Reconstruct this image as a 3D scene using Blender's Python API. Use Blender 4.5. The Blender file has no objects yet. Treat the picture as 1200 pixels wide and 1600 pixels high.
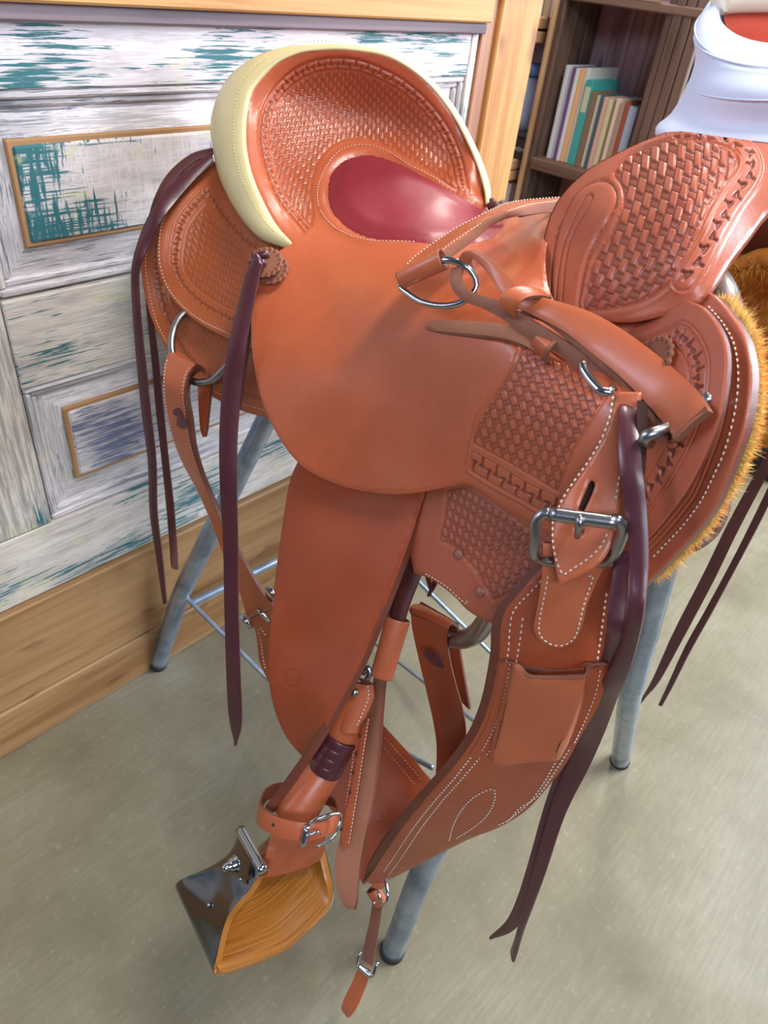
import bpy, math, random
import numpy as np
from mathutils import Vector, Matrix
from mathutils.geometry import delaunay_2d_cdt

random.seed(7); rng = np.random.default_rng(7)
S = bpy.context.scene
COL = S.collection

# ------------------------------------------------------------------ camera
FPX = 1119.0                       # focal length in pixels of the 1200x1600 frame
RC = np.array([[0.68542671, 0.39211775, -0.61354208],
               [-0.72120992, 0.48159078, -0.49792225],
               [0.10023206, 0.78378185, 0.6128944]])      # camera axes -> world
CAM = np.array([0.0, 0.0, 1.3])
cam_d = bpy.data.cameras.new('camera')
cam_d.sensor_width = 36.0; cam_d.sensor_fit = 'AUTO'
cam_d.lens = FPX / 1600.0 * 36.0
cam_d.clip_start = 0.02
cam = bpy.data.objects.new('camera', cam_d); COL.objects.link(cam)
m = Matrix([list(RC[i]) + [CAM[i]] for i in range(3)] + [[0, 0, 0, 1]])
cam.matrix_world = m
cam_d.dof.use_dof = True; cam_d.dof.focus_distance = 0.78; cam_d.dof.aperture_fstop = 9.0
S.camera = cam

# ------------------------------------------------------------------ world, lights, exposure
W = bpy.data.worlds.new('world'); S.world = W; W.use_nodes = True
wn = W.node_tree.nodes; wl = W.node_tree.links
wn['Background'].inputs['Color'].default_value = (0.80, 0.88, 1.0, 1)
wn['Background'].inputs['Strength'].default_value = 0.30

def area(name, loc, target, size, power, color):
    L = bpy.data.lights.new(name, 'AREA'); L.shape = 'RECTANGLE'; L.size, L.size_y = size
    L.energy = power; L.color = color
    o = bpy.data.objects.new(name, L); COL.objects.link(o); o.location = loc
    o.rotation_euler = (Vector(target) - Vector(loc)).to_track_quat('-Z', 'Y').to_euler()
    return o
# a run of shop windows on the right-hand side, and ceiling panels
area('window_light', (3.6, -1.4, 1.9), (0.7, 0.5, 0.8), (2.4, 1.6), 175, (0.78, 0.87, 1.0))
area('window_light', (-1.3, -1.5, 2.7), (0.7, 0.3, 0.9), (1.8, 0.8), 42, (0.78, 0.86, 1.0))
area('window_light', (-1.7, 2.5, 1.95), (0.7, 0.4, 0.9), (1.8, 1.3), 52, (0.66, 0.74, 1.0))
area('ceiling_light', (0.9, -0.3, 2.86), (0.8, 0.3, 0.5), (1.2, 0.3), 30, (1.0, 0.95, 0.88))
area('ceiling_light', (2.2, 1.2, 2.86), (2.2, 1.2, 0), (1.2, 0.3), 28, (1.0, 0.95, 0.88))
S.view_settings.view_transform = 'Standard'; S.view_settings.look = 'None'
S.view_settings.gamma = 1.0; S.view_settings.use_curve_mapping = False
S.view_settings.exposure = 0.55
S.cycles.max_bounces = 6; S.cycles.diffuse_bounces = 3; S.cycles.glossy_bounces = 3
S.cycles.sample_clamp_indirect = 6.0

# ------------------------------------------------------------------ placing helpers
O = np.array([0.778, 0.58, 0.0])                      # floor point under the saddle's middle
FW = np.array([-.061, -.998, 0.0]); FW /= np.linalg.norm(FW)     # the saddle's forward
SD = np.array([-.998, .061, 0.0]); SD /= np.linalg.norm(SD)      # towards its off (near) side
def ray(px, py):
    px = np.asarray(px, float); py = np.asarray(py, float)
    c = np.stack([(px - 600) / FPX, -(py - 800) / FPX, -np.ones_like(px)], -1)
    return c @ RC.T
def P(px, py, d): return CAM + ray(px, py) * np.asarray(d, float)[..., None]
def dpl(px, py, n, q):            # distance along the ray to the plane n.p = q
    r = ray(px, py); return (q - CAM @ n) / (r @ n)
def PV(px, py, v): return P(px, py, dpl(px, py, SD, v + O @ SD))
def PF(px, py, g): return P(px, py, dpl(px, py, FW, g + O @ FW))
def PZ(px, py, z): return P(px, py, dpl(px, py, np.array([0, 0, 1.]), z))
def PX(px, py, x): return P(px, py, dpl(px, py, np.array([1., 0, 0]), x))
def PY(px, py, y): return P(px, py, dpl(px, py, np.array([0, 1., 0]), y))
def LOC(f, v, z): return O + FW * f + SD * v + np.array([0, 0, z])

def TPS(samples):
    """smooth depth through a few known points (x, y, depth)"""
    A = np.array([(s[0], s[1]) for s in samples], float) / 400.0
    z = 1.0 / np.array([s[2] for s in samples], float)
    def U(r2): return np.where(r2 > 1e-12, 0.5 * r2 * np.log(np.maximum(r2, 1e-12)), 0.0)
    n = len(A); K = U(((A[:, None] - A[None]) ** 2).sum(-1)) + np.eye(n) * 2e-3
    Q = np.hstack([np.ones((n, 1)), A])
    M = np.block([[K, Q], [Q.T, np.zeros((3, 3))]])
    w = np.linalg.solve(M, np.concatenate([z, np.zeros(3)]))
    def fn(px, py):
        X = np.stack([np.asarray(px, float), np.asarray(py, float)], -1) / 400.0
        sh = X.shape[:-1]; X = X.reshape(-1, 2); out = np.empty(len(X))
        for i in range(0, len(X), 20000):
            Y = X[i:i + 20000]
            out[i:i + 20000] = U(((Y[:, None] - A[None]) ** 2).sum(-1)) @ w[:n] + w[n] + Y @ w[n + 1:]
        return (1.0 / out).reshape(sh)
    return fn

def spline(pts, step=4.0, closed=False, dim=2):
    """Catmull-Rom through pts; an extra 'c' marks a corner"""
    co = [np.array(p[:dim], float) for p in pts]; cr = [len(p) > dim and p[dim] == 'c' for p in pts]
    n = len(co); out = []
    for i in range(n if closed else n - 1):
        p1, p2 = co[i], co[(i + 1) % n]
        p0 = co[i - 1] if (closed or i > 0) and not cr[i] else 2 * p1 - p2
        j = (i + 2) % n
        p3 = co[j] if (closed or i + 2 < n) and not cr[(i + 1) % n] else 2 * p2 - p1
        L = np.linalg.norm(p2 - p1); k = max(1, int(math.ceil(L / step)))
        l0 = max(np.linalg.norm(p1 - p0), 1e-9); l3 = max(np.linalg.norm(p3 - p2), 1e-9); L = max(L, 1e-9)
        m1 = (p2 - p0) / (L + l0) * L; m2 = (p3 - p1) / (L + l3) * L
        for t in np.arange(k) / k:
            out.append((2*t**3-3*t**2+1)*p1 + (t**3-2*t**2+t)*m1 + (-2*t**3+3*t**2)*p2 + (t**3-t**2)*m2)
    if not closed: out.append(co[-1])
    return np.array(out)

def resample(Q, n):
    s = np.concatenate([[0], np.cumsum(np.linalg.norm(np.diff(Q, axis=0), axis=1))])
    t = np.linspace(0, s[-1], n)
    return np.stack([np.interp(t, s, Q[:, k]) for k in range(Q.shape[1])], -1)

def inside(Q, poly):
    x, y = Q[:, 0], Q[:, 1]; r = np.zeros(len(Q), bool); n = len(poly)
    for i in range(n):
        x1, y1 = poly[i]; x2, y2 = poly[(i + 1) % n]
        if y1 == y2: continue
        c = ((y1 > y) != (y2 > y)) & (x < (x2 - x1) * (y - y1) / (y2 - y1) + x1); r ^= c
    return r

def dist_poly(X, L, closed=False):
    """distance to a polyline, and arc length at the nearest point"""
    A = L; B = np.roll(L, -1, 0)
    if not closed: A, B = L[:-1], L[1:]
    AB = B - A; l2 = np.maximum((AB ** 2).sum(1), 1e-18); sl = np.sqrt(l2)
    s0 = np.concatenate([[0], np.cumsum(sl)[:-1]])
    D = np.empty(len(X)); Sg = np.empty(len(X))
    for i in range(0, len(X), 8000):
        Y = X[i:i + 8000]
        AP = Y[:, None] - A[None]
        t = np.clip((AP * AB[None]).sum(-1) / l2, 0, 1)
        d2 = ((AP - t[..., None] * AB[None]) ** 2).sum(-1)
        k = d2.argmin(1); r = np.arange(len(Y))
        D[i:i + 8000] = np.sqrt(d2[r, k]); Sg[i:i + 8000] = s0[k] + t[r, k] * sl[k]
    return D, Sg

# ------------------------------------------------------------------ mesh helpers
def mesh_obj(name, V, F, mats, parent=None, mi=None, smooth=True, attr=None, kind=None, uv=None):
    V = np.asarray(V, float)
    off = np.array([0., 0, 0]); q = parent
    while q is not None:
        off += np.array(q.location); q = q.parent
    me = bpy.data.meshes.new(name)
    me.from_pydata((V - off).tolist(), [], [list(map(int, f)) for f in F])
    if not isinstance(mats, (list, tuple)): mats = [mats]
    for mm in mats: me.materials.append(mm)
    if mi is not None: me.polygons.foreach_set('material_index', np.asarray(mi, np.int32))
    if smooth: me.polygons.foreach_set('use_smooth', np.ones(len(me.polygons), bool))
    if attr is not None:
        for k, a in attr.items():
            at = me.attributes.new(k, 'FLOAT', 'POINT'); at.data.foreach_set('value', np.asarray(a, np.float32))
    if uv is not None:
        at = me.attributes.new('st', 'FLOAT_VECTOR', 'POINT')
        at.data.foreach_set('vector', np.hstack([uv, np.zeros((len(uv), 1))]).astype(np.float32).ravel())
    me.update()
    o = bpy.data.objects.new(name, me); COL.objects.link(o)
    if parent is not None: o.parent = parent
    if kind: o['kind'] = kind
    return o

def thing(name, label, cat, loc=(0, 0, 0), group=None):
    o = bpy.data.objects.new(name, None); COL.objects.link(o); o.location = tuple(loc); o.empty_display_size = .05
    o['label'] = label; o['category'] = cat
    if group: o['group'] = group
    return o
def lab(o, s): o['label'] = s; return o

def vnormals(V, F):
    N = np.zeros_like(V)
    F = np.asarray(F)
    if F.shape[1] == 4:
        n = np.cross(V[F[:, 2]] - V[F[:, 0]], V[F[:, 3]] - V[F[:, 1]])
    else:
        n = np.cross(V[F[:, 1]] - V[F[:, 0]], V[F[:, 2]] - V[F[:, 0]])
    for k in range(F.shape[1]): np.add.at(N, F[:, k], n)
    return N / np.maximum(np.linalg.norm(N, axis=1, keepdims=True), 1e-15)

def sstep(a, b, x):
    t = np.clip((x - a) / (b - a), 0, 1); return t * t * (3 - 2 * t)

# --- tooling patterns (heights 0..1)
def basket(u, v, p=.0058, L=.0165):
    c = np.floor(u / p); fu = u / p - c
    w = v / L + .5 * (c % 2); r = np.floor(w); fv = w - r
    bx = sstep(.02, .22, fu) * sstep(.02, .22, 1 - fu)
    bar = bx * sstep(.0, .08, fv) * sstep(.0, .08, .70 - fv) * (.78 + .22 * np.sin(np.pi * np.clip(fv / .7, 0, 1)))
    g = (fv - .72) / .28
    cross = sstep(0, .15, g) * sstep(0, .15, 1 - g) * (.42 + .16 * np.cos((u + v * .6) / p * 2 * np.pi * 3)) * sstep(-.05, .1, fu) 
    return np.maximum(bar, cross)

_T = [np.array([(.25, 1.4), (.25, .32), (.11, .0), (.39, -.18), (.25, .32)]), np.array([(.75, -1.4), (.75, -.32), (.89, .0), (.61, .18), (.75, -.32)])]
def meander(s, t, p=.017, w=.010):
    """running key ornament; t in -1..1 across the band"""
    m_ = np.abs(t) < 1.45; out = np.ones(len(s))
    if not m_.any(): return out
    s, t = s[m_], t[m_]; x = (s / p) % 1.0
    X = np.stack([x * p, t * w * .5], -1); best = np.full(len(X), 1e9)
    for k in (-1, 0, 1):
        for T in _T:
            L = np.stack([(T[:, 0] + k) * p, T[:, 1] * w * .5], -1)
            best = np.minimum(best, dist_poly(X, L)[0])
    out[m_] = sstep(.0004, .0020, best); return out

class Ctx: pass

def patch(name, mats, parent, out, dep, t=.0035, step=4.0, fine=(), fstep=1.6, relief=None, uax=None, rnd=.0010,
          holes=(), blur=None, kind=None, hook=None):
    """a sheet of leather: outline in the photograph, true distance from dep, real thickness and relief"""
    B = spline(out, step, True); HB = [spline(h, step * .6, True) for h in holes]
    lo, hi = B.min(0), B.max(0)
    def grid(st):
        xs = np.arange(lo[0], hi[0], st); ys = np.arange(lo[1], hi[1], st * .866)
        X, Y = np.meshgrid(xs, ys); X[1::2] += st / 2
        return np.stack([X.ravel(), Y.ravel()], -1)
    def clean(G, st):
        G = G[inside(G, B)]
        for h in HB: G = G[~inside(G, h)]
        for b in [B] + HB:
            if len(G): G = G[dist_poly(G, b, True)[0] > st * .55]
        return G
    G = clean(grid(step), step)
    fp = [spline(q, 6, True) for q in fine]
    if fp:
        msk = np.zeros(len(G), bool)
        for q in fp: msk |= inside(G, q)
        G2 = clean(grid(fstep), min(step, 3)); m2 = np.zeros(len(G2), bool)
        for q in fp: m2 |= inside(G2, q)
        G = np.vstack([G[~msk], G2[m2]])
    loops = []; pts = list(B); n0 = len(B); ed = [(i, (i + 1) % n0) for i in range(n0)]
    for h in HB:
        k = len(pts); pts += list(h); ed += [(k + i, k + (i + 1) % len(h)) for i in range(len(h))]
    pts = np.vstack([np.array(pts), G])
    r = delaunay_2d_cdt([Vector(p) for p in pts], ed, [], 1, 1e-6)
    V2 = np.array([list(v) for v in r[0]]); F = np.array([list(f) for f in r[2]])
    if HB:
        c = V2[F].mean(1); k = np.ones(len(F), bool)
        for h in HB: k &= ~inside(c, h)
        F = F[k]
    used = np.unique(F); rm = -np.ones(len(V2), int); rm[used] = np.arange(len(used)); V2 = V2[used]; F = rm[F]
    W3 = P(V2[:, 0], V2[:, 1], dep(V2[:, 0], V2[:, 1]))
    n = np.cross(W3[F[:, 1]] - W3[F[:, 0]], W3[F[:, 2]] - W3[F[:, 0]])
    if ((CAM - W3[F[:, 0]]) * n).sum() < 0: F = F[:, ::-1]
    N = vnormals(W3, F)
    # directed boundary edges
    E = np.vstack([F[:, [0, 1]], F[:, [1, 2]], F[:, [2, 0]]])
    key = np.minimum(E[:, 0], E[:, 1]).astype(np.int64) * len(V2) + np.maximum(E[:, 0], E[:, 1])
    u, inv, cnt = np.unique(key, return_inverse=True, return_counts=True)
    BE = E[cnt[inv] == 1]
    c = Ctx(); c.P = W3; c.px = V2; c.N = N; c.dep = dep
    BL = [P(b[:, 0], b[:, 1], dep(b[:, 0], b[:, 1])) for b in [B] + HB]
    c.d, c.s = dist_poly(W3, BL[0], True)
    de = c.d.copy()
    for b in BL[1:]: de = np.minimum(de, dist_poly(W3, b, True)[0])
    if uax is not None:
        a0 = np.array(uax[0], float); a1 = np.array(uax[1], float)
        q0, q1 = P(a0[0], a0[1], dep(a0[0], a0[1])), P(a1[0], a1[1], dep(a1[0], a1[1]))
        ev = (q1 - q0) / np.linalg.norm(q1 - q0)
        nn = N.mean(0); nn /= np.linalg.norm(nn)
        if len(uax) > 2:
            k2 = ((V2 - np.array(uax[2])) ** 2).sum(1).argmin(); nn = N[k2]
        eu = np.cross(ev, nn); eu /= np.linalg.norm(eu)
        c.u = (W3 - q0) @ eu; c.v = (W3 - q0) @ ev
    def line(path, closed=False, st=6):
        L = spline(path, st, closed); return dist_poly(W3, P(L[:, 0], L[:, 1], dep(L[:, 0], L[:, 1])), closed)
    c.line = line; c.inside = lambda q: inside(V2, spline(q, 5, True))
    h = np.zeros(len(W3)); tone = np.zeros(len(W3))
    if relief is not None:
        rr = relief(c)
        h, tone = rr if isinstance(rr, tuple) else (rr, np.zeros(len(W3)))
    x = np.clip(de / rnd, 0, 1); h = h - rnd * .8 * (1 - np.sqrt(1 - (1 - x) ** 2))
    Vf = W3 + N * h[:, None]; nv = len(Vf)
    bs = np.unique(BE); bm = {int(b): i for i, b in enumerate(bs)}
    Vs1 = Vf[bs]; Vs2 = W3[bs] - N[bs] * t
    Vb = W3 - N * t
    V = np.vstack([Vf, Vs1, Vs2, Vb])
    o1, o2, o3 = nv, nv + len(bs), nv + 2 * len(bs)
    Fs = [(o1 + bm[int(b)], o1 + bm[int(a)], o2 + bm[int(a)], o2 + bm[int(b)]) for a, b in BE]
    Fb = (F[:, ::-1] + o3).tolist()
    FF = F.tolist() + Fs + Fb
    mi = [0] * len(F) + [1 if isinstance(mats, (list, tuple)) and len(mats) > 1 else 0] * (len(Fs) + len(Fb))
    tn = np.concatenate([tone, np.zeros(2 * len(bs)), np.zeros(nv)])
    ob = mesh_obj(name, V, FF, mats, parent, mi, attr={'tone': tn}, kind=kind)
    return ob

def surf_path(path, dep, lift=.0008, closed=False, step=2.0):
    L = spline(path, step, closed)
    if closed: L = np.vstack([L, L[:1]])
    A = P(L[:, 0], L[:, 1], dep(L[:, 0], L[:, 1]))
    X = P(L[:, 0] + 2, L[:, 1], dep(L[:, 0] + 2, L[:, 1])); Y = P(L[:, 0], L[:, 1] + 2, dep(L[:, 0], L[:, 1] + 2))
    N = np.cross(Y - A, X - A); N /= np.linalg.norm(N, axis=1, keepdims=True)
    sg = np.sign(((CAM - A) * N).sum(1)); N *= sg[:, None]
    return A + N * lift, N

def stitches(name, parent, paths, mat, pitch=.0042, fill=.68, w=.00055):
    """single thread stitches laid along paths [(points, normals)]"""
    V = []; F = []
    for A, N in paths:
        s = np.concatenate([[0], np.cumsum(np.linalg.norm(np.diff(A, axis=0), axis=1))])
        n = int(s[-1] / pitch)
        for i in range(n):
            a, b = (i + .16) * pitch, (i + .16 + fill) * pitch
            pa = np.array([np.interp(a, s, A[:, k]) for k in range(3)]); pb = np.array([np.interp(b, s, A[:, k]) for k in range(3)])
            nn = np.array([np.interp((a + b) / 2, s, N[:, k]) for k in range(3)]); nn /= np.linalg.norm(nn)
            d = pb - pa; L = np.linalg.norm(d)
            if L < 1e-5: continue
            sd = np.cross(d / L, nn); k0 = len(V)
            V += [pa - nn * w * .4]
            for q, f in ((.18, .85), (.5, 1.1), (.82, .85)):
                c = pa + d * q
                V += [c + sd * w * f, c + nn * w * f, c - sd * w * f, c - nn * w * .6]
            V += [pb - nn * w * .4]
            for j in range(4): F.append((k0, k0 + 1 + (j + 1) % 4, k0 + 1 + j))
            for r in range(2):
                for j in range(4):
                    a0 = k0 + 1 + r * 4; F.append((a0 + j, a0 + (j + 1) % 4, a0 + 4 + (j + 1) % 4, a0 + 4 + j))
            for j in range(4): F.append((k0 + 9 + j, k0 + 9 + (j + 1) % 4, k0 + 13))
    return mesh_obj(name, V, F, mat, parent, kind='stuff')

def fill_d(L):
    """fill in the distances that were left out of a rail [(x, y[, d])]"""
    n = len(L); ks = [i for i in range(n) if len(L[i]) > 2]
    d = np.interp(range(n), ks, [L[i][2] for i in ks])
    return np.array([P(L[i][0], L[i][1], d[i]) for i in range(n)])

def strip(name, mats, parent, L, R, t=.003, nx=6, n=None, crown=0., relief=None, face=1, seg=.006, bulge=0., closed=False, kind=None, raw=False):
    """a strap between two rails of known 3D points; t = thickness behind the visible face"""
    A = L if raw else fill_d(L); B = R if raw else fill_d(R)
    m_ = max(len(A), len(B))
    sa = spline(A, .002, closed, 3); sb = spline(B, .002, closed, 3)
    if closed: sa = np.vstack([sa, sa[:1]]); sb = np.vstack([sb, sb[:1]])
    # keep the rails paired at their control points
    if len(A) == len(B):
        def by_ctrl(C, k):
            out = []; m2 = len(C)
            for i in range(m2 if closed else m2 - 1):
                p1, p2 = C[i], C[(i + 1) % m2]
                p0 = C[i - 1] if (closed or i > 0) else 2 * p1 - p2
                p3 = C[(i + 2) % m2] if (closed or i + 2 < m2) else 2 * p2 - p1
                for q in np.arange(k[i]) / k[i]:
                    out.append(.5 * (2*p1 + (p2-p0)*q + (2*p0-5*p1+4*p2-p3)*q*q + (3*p1-p0-3*p2+p3)*q**3))
            if not closed: out.append(C[-1])
            return np.array(out)
        kk = [max(2, int(np.linalg.norm((A[(i+1) % len(A)] + B[(i+1) % len(B)] - A[i] - B[i]) / 2) / seg)) for i in range(len(A))]
        SA, SB = by_ctrl(A, kk), by_ctrl(B, kk); n = len(SA)
    else:
        n = n or 24; SA, SB = resample(sa, n), resample(sb, n)
    w = np.linspace(0, 1, nx)
    G = SA[:, None] * (1 - w)[None, :, None] + SB[:, None] * w[None, :, None]
    idx = np.arange(n * nx).reshape(n, nx)
    rows = range(n if closed else n - 1)
    Fq = np.array([(idx[i, j], idx[i, j + 1], idx[(i + 1) % n, j + 1], idx[(i + 1) % n, j]) for i in rows for j in range(nx - 1)])
    V = G.reshape(-1, 3); N = vnormals(V, Fq)
    sgn = np.sign(((CAM - V) * N).sum()) * face
    if sgn < 0: Fq = Fq[:, ::-1]; N = -N
    tt = np.tile(w * 2 - 1, n)
    Wd = np.linalg.norm(SB - SA, axis=1); mid = (SA + SB) / 2
    ss = np.concatenate([[0], np.cumsum(np.linalg.norm(np.diff(mid, axis=0), axis=1))])
    s = np.repeat(ss, nx); wd = np.repeat(Wd, nx)
    h = bulge * (1 - tt ** 2)
    tone = np.zeros(len(V))
    if relief is not None:
        r_ = relief(s, tt, wd, ss[-1])
        if isinstance(r_, tuple): h = h + r_[0]; tone = r_[1]
        else: h = h + r_
    edge = np.clip((1 - np.abs(tt)) * wd / 2 / .0010, 0, 1)
    h = h - .0008 * (1 - np.sqrt(1 - (1 - edge) ** 2)) * (t > .001)
    Vf = V + N * h[:, None]; Vb = V + N * (bulge * .6 * (1 - tt ** 2) - t)[:, None]
    loop = [int(idx[i, 0]) for i in range(n)], [int(idx[i, -1]) for i in range(n)]
    nv = len(V)
    VV = [Vf, Vb]; FF = Fq.tolist() + (Fq[:, ::-1] + nv).tolist(); mi = [0] * len(Fq) + [1] * len(Fq)
    base = 2 * nv
    def wall(lp, cl):
        nonlocal base
        a = Vf[lp]; b = Vb[lp]; VV.append(a); VV.append(b); k = len(lp)
        for i in range(k if cl else k - 1):
            j = (i + 1) % k; FF.append((base + i, base + k + i, base + k + j, base + j)); mi.append(1)
        base += 2 * k
    if sgn < 0: wall(loop[0], closed); wall(loop[1][::-1], closed)
    else: wall(loop[0][::-1], closed); wall(loop[1], closed)
    if not closed:
        e0 = [int(q) for q in idx[0]]; e1 = [int(q) for q in idx[-1]]
        if sgn < 0: wall(e0[::-1], False); wall(e1, False)
        else: wall(e0, False); wall(e1[::-1], False)
    V_ = np.vstack(VV)
    if not (isinstance(mats, (list, tuple)) and len(mats) > 1): mi = None
    tn = np.zeros(len(V_)); tn[:nv] = tone
    ob = mesh_obj(name, V_, FF, mats, parent, mi, attr={'tone': tn}, kind=kind)
    Gn = N.reshape(n, nx, 3); Gf = Vf.reshape(n, nx, 3)
    def path(a, f0=0., f1=1., lift=.0004):
        """a line along the strap at fraction a across (0..1)"""
        i0, i1 = int(f0 * (n - 1)), int(f1 * (n - 1)) + 1
        x = a * (nx - 1); j = min(int(x), nx - 2); q = x - j
        Q = Gf[i0:i1, j] * (1 - q) + Gf[i0:i1, j + 1] * q; M = Gn[i0:i1, j]
        return Q + M * lift, M
    ob_path[ob.name] = path
    return ob
ob_path = {}

def tube(name, mat, parent, pts, r, seg=12, closed=False, step=.006, caps=True, flat=None, kind=None):
    C = spline([tuple(p) for p in pts], step, closed, 3); n = len(C)
    if np.ndim(r) == 0: rr = np.full(n, r, float)
    else:
        s = np.linspace(0, 1, len(r)); 
        Pn = np.array(pts, float); cs = np.concatenate([[0], np.cumsum(np.linalg.norm(np.diff(Pn, axis=0), axis=1))]); 
        cc = np.concatenate([[0], np.cumsum(np.linalg.norm(np.diff(C, axis=0), axis=1))])
        rr = np.interp(cc / cc[-1], cs / cs[-1], r)
    T = np.gradient(C, axis=0) if not closed else np.roll(C, -1, 0) - np.roll(C, 1, 0)
    T /= np.linalg.norm(T, axis=1, keepdims=True)
    u = np.cross(T[0], [0, 0, 1.]); 
    if np.linalg.norm(u) < .1: u = np.cross(T[0], [0, 1., 0])
    V = []; a = np.linspace(0, 2 * math.pi, seg, endpoint=False)
    for i in range(n):
        u = u - T[i] * (u @ T[i]); u /= np.linalg.norm(u); v = np.cross(T[i], u)
        V += [C[i] + rr[i] * (math.cos(q) * u + math.sin(q) * v) for q in a]
    F = []
    for i in range(n if closed else n - 1):
        j = (i + 1) % n
        for k in range(seg): F.append((i * seg + k, i * seg + (k + 1) % seg, j * seg + (k + 1) % seg, j * seg + k))
    if caps and not closed:
        F.append(tuple(range(seg))[::-1]); F.append(tuple((n - 1) * seg + k for k in range(seg)))
    return mesh_obj(name, V, F, mat, parent, kind=kind)

def box(name, mat, parent, lo, hi, bev=.002, ax=None, kind=None):
    """bevelled box; ax = optional (origin, 3x3 axes)"""
    lo = np.array(lo, float); hi = np.array(hi, float); b = min(bev, (hi - lo).min() * .3)
    V = []; F = []
    import itertools
    # 24 vertices: each corner three times, inset on two axes
    idx = {}
    for c in itertools.product((0, 1), repeat=3):
        p = np.where(np.array(c) == 0, lo, hi)
        for k in range(3):
            q = p.copy()
            for m_ in range(3):
                if m_ != k: q[m_] += b if c[m_] == 0 else -b
            idx[c, k] = len(V); V.append(q)
    def quad(k, s):
        o = [m_ for m_ in range(3) if m_ != k]; r = []
        for (x, y) in ((0, 0), (1, 0), (1, 1), (0, 1)):
            c = [0, 0, 0]; c[k] = s; c[o[0]] = x; c[o[1]] = y; r.append(idx[tuple(c), k])
        return r
    for k in range(3):
        for s in (0, 1):
            q = quad(k, s); F.append(q)
    for k in range(3):                       # edges along axis k
        o = [m_ for m_ in range(3) if m_ != k]
        for x in (0, 1):
            for y in (0, 1):
                c0 = [0, 0, 0]; c0[o[0]] = x; c0[o[1]] = y; c1 = list(c0); c1[k] = 1
                F.append([idx[tuple(c0), o[0]], idx[tuple(c1), o[0]], idx[tuple(c1), o[1]], idx[tuple(c0), o[1]]])
    for c in itertools.product((0, 1), repeat=3): F.append([idx[c, 0], idx[c, 1], idx[c, 2]])
    V = np.array(V); cen = V.mean(0)
    F2 = []
    for f in F:
        p = V[f]; nn = np.cross(p[1] - p[0], p[2] - p[0]); 
        if nn @ (p.mean(0) - cen) < 0: f = f[::-1]
        F2.append(f)
    if ax is not None: V = ax[0] + V @ np.array(ax[1])
    return mesh_obj(name, V, F2, mat, parent, smooth=False, kind=kind)

def lathe(name, mat, parent, cen, axis, prof, seg=24, sx=1., kind=None, wob=None):
    """prof [(radius, height)] turned about axis through cen"""
    axis = np.array(axis, float); axis /= np.linalg.norm(axis)
    u = np.cross(axis, [0, 0, 1.]); 
    if np.linalg.norm(u) < .2: u = np.cross(axis, [1., 0, 0])
    u /= np.linalg.norm(u); v = np.cross(axis, u); V = []; F = []
    for i, (r, h) in enumerate(prof):
        for k in range(seg):
            a = 2 * math.pi * k / seg; q = r * (wob(a) if wob else 1)
            V.append(np.array(cen) + axis * h + q * (math.cos(a) * u + math.sin(a) * v))
    for i in range(len(prof) - 1):
        for k in range(seg): F.append((i * seg + k, i * seg + (k + 1) % seg, (i + 1) * seg + (k + 1) % seg, (i + 1) * seg + k))
    F.append(tuple(range(seg))[::-1]); F.append(tuple((len(prof) - 1) * seg + k for k in range(seg)))
    return mesh_obj(name, V, F, mat, parent, kind=kind)

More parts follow.
